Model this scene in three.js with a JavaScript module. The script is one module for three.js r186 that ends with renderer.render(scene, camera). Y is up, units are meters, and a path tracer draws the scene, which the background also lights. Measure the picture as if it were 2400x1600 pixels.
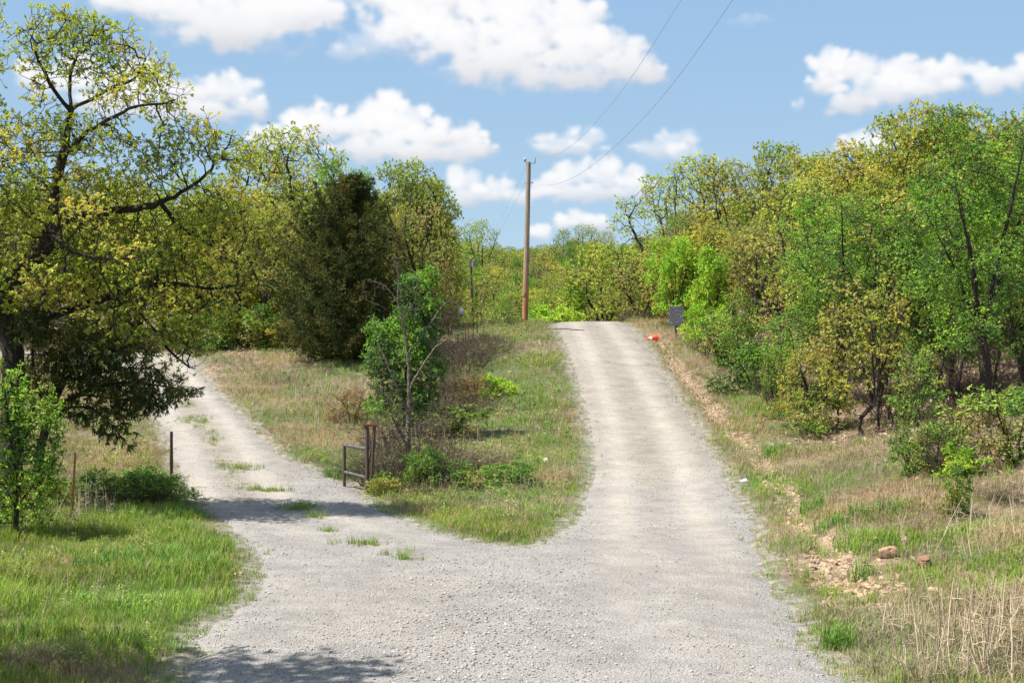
import * as THREE from 'three';
import { mergeGeometries } from 'three/addons/utils/BufferGeometryUtils.js';
import { ImprovedNoise } from 'three/addons/math/ImprovedNoise.js';

// ------------------------------------------------------------------ camera, sky, sun, exposure
const scene = new THREE.Scene();
const EYE = 3.6, LENS = 3265, CX = 1176, CY = 784;
const camera = new THREE.PerspectiveCamera(27, 1024 / 682, 0.1, 3000);
camera.position.set(0, EYE, 0);
camera.lookAt(0, EYE, -10);
const renderer = new THREE.WebGLRenderer({ antialias: true });
renderer.toneMapping = THREE.LinearToneMapping;
renderer.toneMappingExposure = 2.05;
renderer.shadowMap.enabled = true;
const SKY_GAIN = 0.488;
const toSun = new THREE.Vector3(-0.52, 0.9, 0.12).normalize();
const sun = new THREE.DirectionalLight(new THREE.Color(1, 0.95, 0.87), 5);
sun.name = 'sun';
sun.position.copy(toSun).multiplyScalar(200).add(new THREE.Vector3(0, 0, -50));
sun.target.position.set(0, 0, -50);
sun.castShadow = true;
sun.shadow.mapSize.set(4096, 4096);
Object.assign(sun.shadow.camera, { left: -70, right: 70, top: 90, bottom: -90, near: 1, far: 500 });
scene.add(sun, sun.target);

// ------------------------------------------------------------------ chance and noise
function rng(seed) {
  let a = seed >>> 0;
  return () => { a = (a + 0x6d2b79f5) | 0; let t = Math.imul(a ^ (a >>> 15), 1 | a); t = (t + Math.imul(t ^ (t >>> 7), 61 | t)) ^ t; return ((t ^ (t >>> 14)) >>> 0) / 4294967296; };
}
const perlin = new ImprovedNoise();
const n2 = (x, y, s = 0) => perlin.noise(x, y, s + 0.37);
const fbm = (x, y, o = 4, s = 0) => { let v = 0, a = 0.5; for (let i = 0; i < o; i++) { v += a * n2(x, y, s + i * 7.3); x *= 2.03; y *= 2.03; a *= 0.5; } return v; };
const clamp = THREE.MathUtils.clamp, lerp = THREE.MathUtils.lerp, smooth = THREE.MathUtils.smoothstep;
const V = (x, y, z) => new THREE.Vector3(x, y, z);

// ------------------------------------------------------------------ the sky: blue air and fair-weather cumulus all round
{
  const W = 4096, Hh = 2048, data = new Float32Array(W * Hh * 4), K = LENS;
  const R = rng(77), clouds = [];
  // each cloud is a heap of puffs [right, down, half width, half height] in 1/3265 rad from the upper left of the view, the rear ones first; then its thickness
  const view = [
    [[[240, -30, 110, 55], [320, 5, 130, 65], [690, 0, 110, 60], [430, 10, 140, 75], [560, 30, 140, 70], [745, 35, 55, 42], [330, 45, 110, 45], [470, 70, 130, 52], [610, 80, 130, 50], [700, 55, 80, 45], [540, 105, 120, 34]], 1],
    [[[890, 0, 80, 60], [1190, 10, 90, 70], [1000, 20, 110, 70], [1310, 60, 75, 55], [1130, 45, 100, 60], [940, 80, 100, 50], [1230, 85, 120, 65], [1050, 110, 130, 50], [1370, 130, 90, 45], [1450, 165, 70, 34], [1160, 160, 150, 46], [1300, 182, 150, 40], [1490, 182, 40, 24]], 1],
    [[[840, 120, 70, 28], [800, 135, 40, 18]], 0.35],
    [[[170, 225, 90, 50], [300, 222, 110, 55], [540, 230, 70, 40], [430, 240, 100, 48], [590, 262, 46, 26], [340, 272, 150, 24], [510, 275, 90, 18]], 0.9],
    [[[730, 292, 70, 42], [860, 275, 75, 45], [800, 300, 80, 42], [930, 300, 85, 45], [1055, 325, 65, 36], [680, 325, 60, 34], [985, 325, 70, 36], [1095, 350, 50, 26], [880, 350, 130, 28], [1010, 360, 100, 20], [620, 335, 50, 26]], 1],
    [[[1270, 335, 48, 20], [1345, 326, 46, 25], [1310, 346, 85, 14]], 0.6],
    [[[1548, 332, 40, 27], [1500, 352, 60, 22], [1572, 358, 36, 18]], 0.55],
    [[[1085, 425, 46, 38], [1140, 440, 50, 28], [1195, 455, 44, 18], [1080, 455, 60, 22]], 0.75],
    [[[1330, 405, 50, 32], [1395, 412, 60, 36], [1275, 430, 50, 26], [1460, 428, 45, 22], [1360, 448, 130, 20]], 0.8],
    [[[1330, 506, 52, 20], [1372, 514, 38, 15], [1295, 518, 34, 12]], 0.9],
    [[[1240, 537, 32, 16]], 0.9],
    [[[1898, 178, 46, 36], [1960, 188, 66, 32], [2060, 200, 76, 34], [2145, 203, 56, 30], [1885, 210, 38, 22], [2000, 236, 100, 34], [2100, 236, 76, 26], [1935, 262, 60, 22]], 0.9],
    [[[2245, 225, 48, 26], [2310, 213, 58, 28], [2390, 226, 70, 36], [2470, 220, 80, 45]], 0.85],
    [[[1958, 342, 46, 22], [2010, 350, 46, 18], [1932, 358, 30, 12]], 0.9],
    [[[1828, 258, 16, 12]], 0.3], [[[1720, 70, 46, 12]], 0.14],
  ];
  for (const [puffs, d] of view) clouds.push({ puffs: puffs.map(([x, y, a, b]) => [x - CX, CY - y - b * 0.12, a * 1.2, b * 1.42]), d });
  for (let k = 0; k < 230; k++) {                              // the same kind of sky all round
    const b = 180 + Math.pow(R(), 1.5) * 3600, wide = (220 + R() * 480) * (0.6 + b / 1600), l = (R() * 2 - 1) * Math.PI * K, puffs = [], n = 5 + Math.floor(R() * 6);
    if (l + wide > -1250 && l < 1450 && b < 980) continue;
    for (let i = 0; i < n; i++) { const f = (i + R()) / n, s = wide * (0.11 + 0.1 * R()) * (0.5 + Math.sin(f * 3.1)); puffs.push([l + wide * f, b + s * 0.5 * R(), s * 1.25, s * 0.7]); }
    puffs.sort((p, q) => q[1] - p[1]); clouds.push({ puffs, d: 0.6 + 0.4 * R() });
  }
  for (let row = 0; row < Hh; row++) {
    const el = ((row + 0.5) / Hh - 0.5) * Math.PI, e = Math.max(0, el), h = Math.exp(-e * 4.2), hh = Math.exp(-e * 16);
    const r = lerp(0.22, 0.53, h) + 0.09 * hh, g = lerp(0.42, 0.74, h) + 0.06 * hh, b = lerp(0.76, 0.87, h) + 0.02 * hh;
    for (let col = 0; col < W; col++) { const i = (row * W + col) * 4; data[i] = r; data[i + 1] = g; data[i + 2] = b; data[i + 3] = 1; }
  }
  const pxOf = (u) => ((u / K) - Math.PI / 2) / (2 * Math.PI) * W + W / 2;                  // looking along -z is atan2(-1, 0) = -90 degrees
  for (const c of clouds) {
    const all = [];
    for (const p of c.puffs) { all.push([...p, p]); for (let k = 0; k < 3; k++) { const a = 0.1 + 2.95 * R(), s = 0.22 + 0.42 * R() * R() + 0.1 * R(); all.push([p[0] + Math.cos(a) * p[2] * 0.8, p[1] + Math.sin(a) * p[3] * 0.72, p[2] * s * 0.8, p[3] * s * 1.15, p]); } }
    let base = 1e9, peak = -1e9; for (const p of c.puffs) { base = Math.min(base, p[1] - p[3]); peak = Math.max(peak, p[1] + p[3]); }
    for (const [x, y, a, b, body] of all) {
      const cell = Math.min(46, b * 0.9 + 10), pad = 1.45;
      const r0 = Math.max(Hh / 2 + 1, Math.floor(((y - b * pad) / K / Math.PI + 0.5) * Hh)), r1 = Math.min(Hh - 1, Math.ceil(((y + b * pad) / K / Math.PI + 0.5) * Hh)), c0 = Math.floor(pxOf(x - a * pad)), c1 = Math.ceil(pxOf(x + a * pad));
      for (let row = r0; row <= r1; row++) for (let cc = c0; cc <= c1; cc++) {
        const v = ((row + 0.5) / Hh - 0.5) * Math.PI * K, u = (((cc + 0.5 - W / 2) / W) * 2 * Math.PI + Math.PI / 2) * K;
        const wu = u + 0.45 * b * n2(u / (b * 1.3), v / b, x * 0.01 + 2), wv = v + 0.4 * b * n2(u / (b * 1.3), v / b, x * 0.01 + 6), n = fbm(u / cell, v / cell * 1.15, 5, 4.2), low = v < y ? 1.18 : 1, q = Math.hypot((wu - x) / a, ((wv - y) / b) * low), d = 1 - q + 0.7 * n;
        if (d <= 0) continue;
        const soft = v < y ? 0.8 : 0.36, al = smooth(d, 0.02, soft) * c.d, up = clamp((v - body[1]) / body[3] * 0.5 + 0.5 + 0.16 * n - 0.12 * (u - body[0]) / body[2], 0, 1), deep = smooth((v - base) / (peak - base), 0.02, 0.55), white = clamp((0.3 + 0.75 * smooth(up, 0.0, 0.8)) * (0.45 + 0.55 * deep), 0, 1);
        const i = (row * W + ((cc % W) + W) % W) * 4, k = al * (0.55 + 0.45 * smooth(d, 0.1, 0.7));
        data[i] = lerp(data[i], lerp(0.6, 0.99, white), k); data[i + 1] = lerp(data[i + 1], lerp(0.63, 0.99, white), k); data[i + 2] = lerp(data[i + 2], lerp(0.7, 1, white), k);
      }
    }
  }
  const t = new THREE.DataTexture(data, W, Hh, THREE.RGBAFormat, THREE.FloatType);
  t.mapping = THREE.EquirectangularReflectionMapping; t.magFilter = THREE.LinearFilter; t.minFilter = THREE.LinearFilter; t.needsUpdate = true;
  scene.background = t; scene.environment = t; scene.backgroundIntensity = SKY_GAIN; scene.environmentIntensity = SKY_GAIN;
}
console.log('sky');

// ------------------------------------------------------------------ the lie of the land
const LAND = [
  [-20, -12, 0], [0, -12, 0], [20, -12, 0.3], [-25, 8, 0.2], [-12, 6, 0], [0, 4, 0], [12, 6, 0.2], [28, 8, 1],
  [-14, 14, 0.05], [-6, 14, 0], [0, 14, 0], [6, 14, 0], [12, 14, 0.7], [-6, 20, 0], [0, 20, 0], [5, 20, 0], [9, 20, 0.4], [14, 20, 1.1], [-12, 20, 0.05], [-6, 27, 0], [0, 26, 0], [4.5, 27, 0],
  [8, 27, 0.9], [9.7, 38, 1.09], [12.5, 36, 1.77], [8, 44, 1.23], [8.3, 52, 1.9], [7.6, 66, 3.78], [6.2, 31, 0.2], [14, 28, 1.7], [20, 45, 3], [25, 60, 4.5], [30, 80, 6.5], [15, 60, 3.7], [14, 75, 5], [20, 100, 7], [40, 60, 6], [35, 35, 4],
  [3.7, 35, 0.2], [4, 43, 0.75], [4.1, 50, 1.75], [4.1, 55, 2.5], [3.97, 60, 3.3], [3.94, 67, 4.12], [3.86, 72.5, 4.64], [3.5, 80, 3.7], [3, 90, 1.8], [2, 103, -0.6],
  [-2.5, 34, 0], [0.5, 34, 0.12], [0.5, 43, 0.75], [-2.7, 50, 1.15], [0.7, 50, 1.7], [0.7, 58, 2.95], [-3, 56, 2.1], [-2, 63, 3.5], [0.64, 72, 4.45], [-1.7, 72, 4.45], [-2, 82, 3.4], [-6, 62, 2.9], [-9, 62, 2.8], [-12, 66, 3.2], [-11.2, 58, 2.1], [-6, 50, 1.3], [-6.8, 44, 0.8],
  [-9.6, 45, 0.83], [-12.8, 55, 1.73], [-15.3, 62, 2.54], [-18.5, 68, 3], [-6.5, 34, 0], [-8.5, 38, 0.3],
  [-10.2, 31, 0.3], [-14, 31, 0.55], [-9, 26, 0.1], [-20, 40, 1.2], [-22, 55, 2], [-26, 70, 3], [-30, 30, 1],
  [-15, 85, 3.6], [-7, 95, 1.8], [-30, 100, 4.5], [0, 118, 0.4], [6, 140, 4], [0, 170, 9.5], [-8, 140, 3.5], [-40, 170, 10], [40, 170, 12], [25, 130, 8], [-22, 125, 4.5], [0, 215, 11], [-70, 120, 8], [70, 120, 11], [-70, 20, 2], [70, 20, 5],
];
const landH = (() => {
  const n = LAND.length, S = 0.02, U = (r2) => (r2 > 0 ? r2 * Math.log(r2) : 0), M = [];
  for (let i = 0; i < n; i++) { const row = LAND.map((p) => U(((p[0] - LAND[i][0]) ** 2 + (p[1] - LAND[i][1]) ** 2) * S * S)); row[i] += 0.004; row.push(1, LAND[i][0] * S, LAND[i][1] * S, LAND[i][2]); M.push(row); }
  for (let k = 0; k < 3; k++) { const row = LAND.map((p) => (k === 0 ? 1 : p[k - 1] * S)); row.push(0, 0, 0, 0); M.push(row); }
  const N = n + 3;
  for (let c = 0; c < N; c++) {
    let p = c; for (let r = c + 1; r < N; r++) if (Math.abs(M[r][c]) > Math.abs(M[p][c])) p = r;
    [M[c], M[p]] = [M[p], M[c]];
    for (let r = c + 1; r < N; r++) { const f = M[r][c] / M[c][c]; if (f) for (let k = c; k <= N; k++) M[r][k] -= f * M[c][k]; }
  }
  const w = new Array(N).fill(0);
  for (let c = N - 1; c >= 0; c--) { let s = M[c][N]; for (let k = c + 1; k < N; k++) s -= M[c][k] * w[k]; w[c] = s / M[c][c]; }
  const exact = (x, d) => { let h = w[n] + w[n + 1] * x * S + w[n + 2] * d * S; for (let i = 0; i < n; i++) h += w[i] * U(((x - LAND[i][0]) ** 2 + (d - LAND[i][1]) ** 2) * S * S); return h; };
  const x0 = -75, x1 = 75, d0 = -15, d1 = 225, q = 0.75, nx = Math.round((x1 - x0) / q) + 1, nd = Math.round((d1 - d0) / q) + 1, G = new Float32Array(nx * nd);
  for (let j = 0; j < nd; j++) for (let i = 0; i < nx; i++) G[j * nx + i] = exact(x0 + i * q, d0 + j * q);
  return (x, d) => {
    const a = clamp((x - x0) / q, 0, nx - 1.001), b = clamp((d - d0) / q, 0, nd - 1.001), i = Math.floor(a), j = Math.floor(b), s = a - i, t = b - j, o = j * nx + i;
    return lerp(lerp(G[o], G[o + 1], s), lerp(G[o + nx], G[o + nx + 1], s), t);
  };
})();
const bumps = (x, d) => 0.10 * fbm(x * 0.35, d * 0.35, 3, 2);
const at = (X, Y, d) => V((X - CX) / LENS * d, EYE - (Y - CY) / LENS * d, -d);      // the point that far off in that direction
function meet(X, Y) {                                                               // where that line of sight meets the ground
  for (let d = 9; d < 140; d += 0.06) { const x = (X - CX) / LENS * d; if (EYE - (Y - CY) / LENS * d <= landH(x, d)) return [x, d]; }
  const d = 140; return [(X - CX) / LENS * d, d];
}

// ------------------------------------------------------------------ the gravel road and its fork
const edgeLeft = [[430, 1560], [440, 1530], [468, 1500], [452, 1470], [475, 1440], [530, 1408], [585, 1380], [608, 1345], [600, 1290], [565, 1240], [520, 1205], [470, 1165], [430, 1115], [402, 1065], [385, 1020], [370, 980], [358, 955], [332, 905], [303, 865], [285, 842]].map((p) => meet(...p));
const edgeMid = [[444, 832], [462, 855], [492, 896], [540, 940], [582, 986], [640, 1042], [692, 1074], [742, 1094], [800, 1112], [826, 1140], [852, 1162], [905, 1184], [980, 1216], [1060, 1238], [1125, 1252], [1200, 1258], [1255, 1244], [1302, 1216], [1332, 1180], [1352, 1130], [1366, 1080], [1360, 1020], [1350, 960], [1334, 900], [1316, 840], [1296, 785], [1280, 750]].map((p) => meet(...p));
const edgeRight = [[1446, 752], [1474, 780], [1502, 822], [1530, 868], [1562, 922], [1602, 990], [1642, 1052], [1682, 1122], [1722, 1190], [1740, 1250], [1752, 1330], [1810, 1400], [1852, 1480], [1925, 1560]].map((p) => meet(...p));
const roadOutline = [[-3.6, -10], [-3.9, 10], ...edgeLeft, [-18.5, 65.5], [-25, 68], [-40, 70], [-40, 73], [-25, 71.2], [-18, 69], [-14.9, 65], ...edgeMid, [2.25, 72.5], [2, 80], [1, 90], [-2, 104], [2, 105], [4.6, 91], [5.3, 80], [5.55, 72.5], ...edgeRight, [4.4, 12], [4.6, -10]];
function distOutline(x, d) {
  let best = 1e9, inside = false;
  for (let i = 0, n = roadOutline.length; i < n; i++) {
    const [ax, ad] = roadOutline[i], [bx, bd] = roadOutline[(i + 1) % n], ux = bx - ax, ud = bd - ad, t = clamp(((x - ax) * ux + (d - ad) * ud) / (ux * ux + ud * ud + 1e-9), 0, 1);
    best = Math.min(best, (x - ax - ux * t) ** 2 + (d - ad - ud * t) ** 2);
    if ((ad > d) !== (bd > d) && x < ((bx - ax) * (d - ad)) / (bd - ad) + ax) inside = !inside;
  }
  return (inside ? -1 : 1) * Math.sqrt(best);
}
const roadDist = (() => {
  const x0 = -32, d0 = -8, q = 0.2, nx = 250, nd = 570, G = new Float32Array(nx * nd);
  for (let j = 0; j < nd; j++) for (let i = 0; i < nx; i++) G[j * nx + i] = distOutline(x0 + i * q, d0 + j * q);
  return (x, d) => {
    const a = (x - x0) / q, b = (d - d0) / q;
    if (a < 0 || b < 0 || a >= nx - 1 || b >= nd - 1) return 9;
    const i = Math.floor(a), j = Math.floor(b), s = a - i, t = b - j, o = j * nx + i;
    return lerp(lerp(G[o], G[o + 1], s), lerp(G[o + nx], G[o + nx + 1], s), t) + 0.16 * n2(x * 1.7, d * 1.7, 5) + 0.09 * n2(x * 5, d * 5, 8);
  };
})();
const washed = (x, d) => { let q = 9; if (x > 3.5 && x < 12 && d > 15 && d < 75) for (let i = 0; i + 1 < ditch.length; i++) { const [ax, ad] = ditch[i], ux = ditch[i + 1][0] - ax, ud = ditch[i + 1][1] - ad, t = clamp(((x - ax) * ux + (d - ad) * ud) / (ux * ux + ud * ud), 0, 1); q = Math.min(q, Math.hypot(x - ax - ux * t, d - ad - ud * t)); } return 0.13 * Math.exp(-((q / 0.3) ** 2)); };
const groundH = (x, d) => { const r = roadDist(x, d); return landH(x, d) + bumps(x, d) * smooth(r, 0.1, 2.5) - 0.05 * (1 - smooth(r, -0.3, 0.15)) - washed(x, d) * smooth(r, 0.2, 0.6); };
const roadH = (x, d) => { const r = roadDist(x, d); return landH(x, d) + 0.035 - 0.16 * smooth(r, -0.35, 0.5) + 0.012 * n2(x * 0.9, d * 0.9, 4); };
const topH = (x, d) => Math.max(groundH(x, d), roadDist(x, d) < 0.5 ? roadH(x, d) : -99);

// ------------------------------------------------------------------ what grows or lies where: patches seen in the photograph
// type: g green, s straw, b bare earth, l leaf litter; radii in metres
const patches = [
  ['g', 330, 1250, 3.2, 4], ['g', 420, 1330, 2, 2.4], ['g', 200, 1400, 3, 2.5], ['g', 540, 1340, 1, 1.4], ['b', 500, 1330, 0.35, 0.8], ['s', 500, 1215, 0.5, 0.8], ['s', 520, 1150, 0.4, 0.5], ['s', 300, 1540, 1.6, 0.7], ['s', 480, 1445, 0.4, 0.3],
  ['g', 760, 1100, 0.7, 0.8], ['g', 1000, 1200, 3, 1], ['g', 1200, 1225, 1.8, 1.2], ['s', 1150, 1165, 0.9, 0.7], ['s', 1290, 1095, 0.6, 1.6], ['g', 1330, 1120, 0.4, 2], ['s', 1080, 1060, 1.5, 1.5], ['g', 1190, 1010, 1.4, 1.6], ['g', 1200, 900, 1.3, 3], ['s', 1300, 965, 0.4, 0.8], ['s', 1230, 800, 1.2, 2], ['s', 1080, 785, 1.6, 1.5], ['g', 1160, 850, 1, 2],
  ['s', 700, 1000, 2, 2.5], ['g', 680, 1040, 0.6, 1.5], ['s', 760, 900, 2.5, 3], ['g', 700, 900, 1.5, 2.2], ['s', 560, 840, 2, 3], ['b', 530, 812, 1.6, 1], ['b', 480, 850, 0.5, 1.5], ['s', 520, 890, 1, 3], ['g', 610, 960, 0.8, 2],
  ['b', 1760, 1050, 0.25, 1.2], ['b', 1690, 1000, 0.22, 1.4], ['b', 1640, 945, 0.22, 2.5], ['b', 1600, 890, 0.22, 3], ['b', 1555, 840, 0.25, 3], ['b', 1850, 1190, 0.28, 1.5], ['b', 1900, 1260, 0.35, 1.2], ['b', 1925, 1305, 0.7, 1.3], ['b', 1980, 1345, 0.65, 0.8], ['b', 1965, 1385, 0.4, 0.6], ['l', 1960, 1320, 1.1, 1.6],
  ['g', 1770, 1120, 0.9, 2], ['g', 1780, 1045, 0.5, 0.8], ['g', 1860, 1160, 0.4, 0.9], ['g', 1990, 1195, 1.1, 0.8], ['g', 1840, 1370, 0.9, 0.9], ['g', 2080, 1240, 1.6, 0.8], ['g', 2200, 1330, 1.6, 1.3], ['g', 2000, 1480, 1, 0.9], ['s', 1950, 1150, 1.6, 0.9], ['s', 2150, 1170, 2.2, 1.4], ['s', 2180, 1500, 1.6, 1.6], ['s', 1960, 1050, 1.5, 2], ['l', 1900, 1010, 1.5, 1.5], ['g', 1820, 990, 0.6, 1.5], ['g', 1720, 930, 0.6, 3], ['s', 1620, 850, 1, 4], ['s', 1500, 770, 1.2, 3],
].map(([t, X, Y, rx, rd]) => { const [x, d] = meet(X, Y); return { t, x, d, rx, rd }; });
const ditch = [[1500, 772], [1555, 842], [1600, 892], [1640, 945], [1690, 1000], [1745, 1055], [1800, 1120], [1850, 1190], [1900, 1260], [1932, 1312], [1975, 1350]].map((p) => meet(...p));
for (let i = 0; i + 1 < ditch.length; i++) for (let k = 0; k < 5; k++) { const f = k / 5; patches.push({ t: 'b', x: lerp(ditch[i][0], ditch[i + 1][0], f), d: lerp(ditch[i][1], ditch[i + 1][1], f), rx: 0.3, rd: 0.9 }); }
function cover(x, d) {
  const wx = x + 0.35 * n2(x * 1.3, d * 1.3, 21), wd = d + 0.6 * n2(x * 1.1, d * 1.1, 31);
  let g = 0.64, s = 0.29, b = 0, l = 0;
  const right = roadDist(x, d) > 0 && x > 4;
  if (!right && d < 33 && x < -3) { g = 0.95; s = 0.1; }
  else if (right) { g = 0.32; s = 0.55; l = smooth(x - (d < 36 ? 7.6 : 8.2), 0, 2.2); }
  else if (x < -7.5) { g = 0.35; s = 0.6; }
  if (d > 69) { l = Math.max(l, 0.8 * smooth(d, 74, 80)); }
  if (!right && x < -12) l = Math.max(l, 0.7 * smooth(d, 63, 69));
  for (const p of patches) {
    const q = ((wx - p.x) / p.rx) ** 2 + ((wd - p.d) / p.rd) ** 2;
    if (q > 2.6) continue;
    const k = 1 - smooth(q, 0.35, 1.5);
    if (p.t === 'g') { g = lerp(g, 1, k * 0.85); s *= 1 - k * 0.8; l *= 1 - 0.8 * k; }
    else if (p.t === 's') { s = lerp(s, 1, k * 0.85); g *= 1 - k * 0.65; }
    else if (p.t === 'b') { b = Math.max(b, k * clamp(0.75 + 1.2 * n2(x * 2.7, d * 2.7, 15), 0, 1)); }
    else l = Math.max(l, k);
  }
  const m = 1.5 * fbm(x * 0.8, d * 0.8, 3, 12);
  g = clamp(g + m * 0.45, 0.03, 1); s = clamp(s - m * 0.45, 0.05, 1);
  return { g, s, b, l };
}

// ------------------------------------------------------------------ materials
function noiseTexture(size, f, srgb = true) {
  const data = new Uint8Array(size * size * 4);
  for (let j = 0; j < size; j++) for (let i = 0; i < size; i++) { const c = f(i / size, j / size, i, j), o = (j * size + i) * 4; data[o] = clamp(c[0], 0, 1) * 255; data[o + 1] = clamp(c[1], 0, 1) * 255; data[o + 2] = clamp(c[2], 0, 1) * 255; data[o + 3] = 255; }
  const t = new THREE.DataTexture(data, size, size, THREE.RGBAFormat);
  t.wrapS = t.wrapT = THREE.RepeatWrapping; t.magFilter = THREE.LinearFilter; if (srgb) t.colorSpace = THREE.SRGBColorSpace; t.needsUpdate = true;
  return t;
}
const toS = (v) => (v <= 0.0031308 ? v * 12.92 : 1.055 * Math.pow(v, 1 / 2.4) - 0.055);
const tile = (u, v, k, s) => { const a = u * Math.PI * 2, b = v * Math.PI * 2, r = k / (2 * Math.PI); return perlin.noise(Math.cos(a) * r + 5 + s, Math.sin(a) * r + Math.cos(b) * r * 1.3, Math.sin(b) * r * 1.3 + s); };
function gravelTextures(size, stones, seed) {
  const R = rng(seed), h = new Float32Array(size * size), c = new Float32Array(size * size * 3);
  for (let j = 0; j < size; j++) for (let i = 0; i < size; i++) { const v = 0.37 + 0.1 * (R() - 0.5) + 0.05 * tile(i / size, j / size, 14, 2), o = j * size + i; h[o] = 0.15 + 0.1 * R(); c[o * 3] = v * 1.025; c[o * 3 + 1] = v * 0.99; c[o * 3 + 2] = v * 0.945; }
  for (let k = 0; k < stones; k++) {
    const r = 1.4 + 5.2 * Math.pow(R(), 3.4), x = R() * size, y = R() * size, e = 0.6 + 0.6 * R(), a = R() * 3.14, ca = Math.cos(a), sa = Math.sin(a), v = 0.3 + 0.22 * R(), warm = R() < 0.3 ? 0.12 * R() + 0.03 : 0.03, n = 3 + Math.floor(R() * 4), ph = R() * 6;
    for (let dy = -Math.ceil(r * 1.3); dy <= r * 1.3; dy++) for (let dx = -Math.ceil(r * 1.3); dx <= r * 1.3; dx++) {
      const p = (dx * ca + dy * sa) / r, q = (dy * ca - dx * sa) / (r * e), m = Math.hypot(p, q) * (1 + 0.13 * Math.cos(n * Math.atan2(q, p) + ph));
      if (m > 1) continue;
      const o = (((Math.floor(y + dy) % size) + size) % size) * size + (((Math.floor(x + dx) % size) + size) % size), top = 0.25 + (r / 8) * 0.7 * Math.sqrt(1 - m * m * 0.9) * (1 + 0.25 * p);
      if (top < h[o]) continue;
      h[o] = top; const w = v + 0.03 * (R() - 0.5); c[o * 3] = w * (1 + warm); c[o * 3 + 1] = w; c[o * 3 + 2] = w * (1 - warm * 1.2);
    }
  }
  const map = noiseTexture(size, (u, v, i, j) => { const o = (j * size + i) * 3; return [toS(c[o]), toS(c[o + 1]), toS(c[o + 2])]; });
  const bump = noiseTexture(size, (u, v, i, j) => { const q = h[j * size + i]; return [q, q, q]; }, false);
  return { map, bump };
}
const gravel = gravelTextures(1024, 26000, 5);
const mat = (o) => new THREE.MeshStandardMaterial({ roughness: 0.95, ...o });
const col = (r, g, b) => new THREE.Color().setRGB(r, g, b);
const earthBump = noiseTexture(512, (u, v) => { const q = 0.5 + 0.35 * tile(u, v, 30, 1) + 0.3 * tile(u, v, 75, 4); return [q, q, q]; }, false);

// names, labels
const taken = {};
const numbered = (n) => { const k = taken[n] ?? 0; taken[n] = k + 1; return k ? `${n}_${String(k).padStart(3, '0')}` : n; };
function tag(o, label, category, group) { o.userData.label = label; o.userData.category = category; if (group) o.userData.group = group; return o; }
function add(o) { o.name = numbered(o.name); o.traverse((m) => { if (m.isMesh) { m.castShadow = true; m.receiveShadow = true; } }); scene.add(o); return o; }
function structure(name, geo, m) { const o = new THREE.Mesh(geo, m); o.name = name; o.userData.kind = 'structure'; return add(o); }
function group(name, p) { const o = new THREE.Group(); o.name = name; o.position.copy(p); return o; }
function part(parent, name, geo, m) { const o = new THREE.Mesh(geo, m); o.name = name; parent.add(o); return o; }

// ------------------------------------------------------------------ ground
function sheet(xs, ds, h, uvOf, keep, colour) {
  const nx = xs.length, nd = ds.length, pos = new Float32Array(nx * nd * 3), uv = new Float32Array(nx * nd * 2), uv1 = new Float32Array(nx * nd * 2), cl = colour && new Float32Array(nx * nd * 3), idx = [], used = keep && new Uint8Array(nx * nd);
  for (let j = 0; j < nd; j++) for (let i = 0; i < nx; i++) {
    const o = j * nx + i, x = xs[i], d = ds[j];
    if (used) { used[o] = keep(x, d) ? 1 : 0; }
    const y = used && !used[o] ? 0 : h(x, d);
    pos.set([x, y, -d], o * 3); uv.set(uvOf(x, d), o * 2); uv1.set([x / 2.7, d / 2.7], o * 2);
    if (cl && (!used || used[o])) cl.set(colour(x, d), o * 3);
  }
  for (let j = 0; j + 1 < nd; j++) for (let i = 0; i + 1 < nx; i++) {
    const a = j * nx + i, b = a + 1, c = a + nx, e = c + 1;
    if (used && !(used[a] && used[b] && used[c] && used[e])) continue;
    idx.push(a, b, c, b, e, c);
  }
  // keep only the points in use
  const remap = new Int32Array(nx * nd).fill(-1); let n = 0;
  for (let k = 0; k < idx.length; k++) { if (remap[idx[k]] < 0) remap[idx[k]] = n++; }
  const P = new Float32Array(n * 3), T = new Float32Array(n * 2), T1 = new Float32Array(n * 2), C = cl && new Float32Array(n * 3);
  for (let o = 0; o < remap.length; o++) { const m = remap[o]; if (m < 0) continue; P.set(pos.subarray(o * 3, o * 3 + 3), m * 3); T.set(uv.subarray(o * 2, o * 2 + 2), m * 2); T1.set(uv1.subarray(o * 2, o * 2 + 2), m * 2); if (C) C.set(cl.subarray(o * 3, o * 3 + 3), m * 3); }
  const g = new THREE.BufferGeometry();
  g.setAttribute('position', new THREE.BufferAttribute(P, 3)); g.setAttribute('uv', new THREE.BufferAttribute(T, 2)); g.setAttribute('uv1', new THREE.BufferAttribute(T1, 2));
  if (C) g.setAttribute('color', new THREE.BufferAttribute(C, 3));
  g.setIndex(idx.map((k) => remap[k])); g.computeVertexNormals();
  return g;
}
const range = (a, b, q) => { const out = []; for (let v = a; v < b - 1e-6; v += q) out.push(v); out.push(b); return out; };
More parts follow.
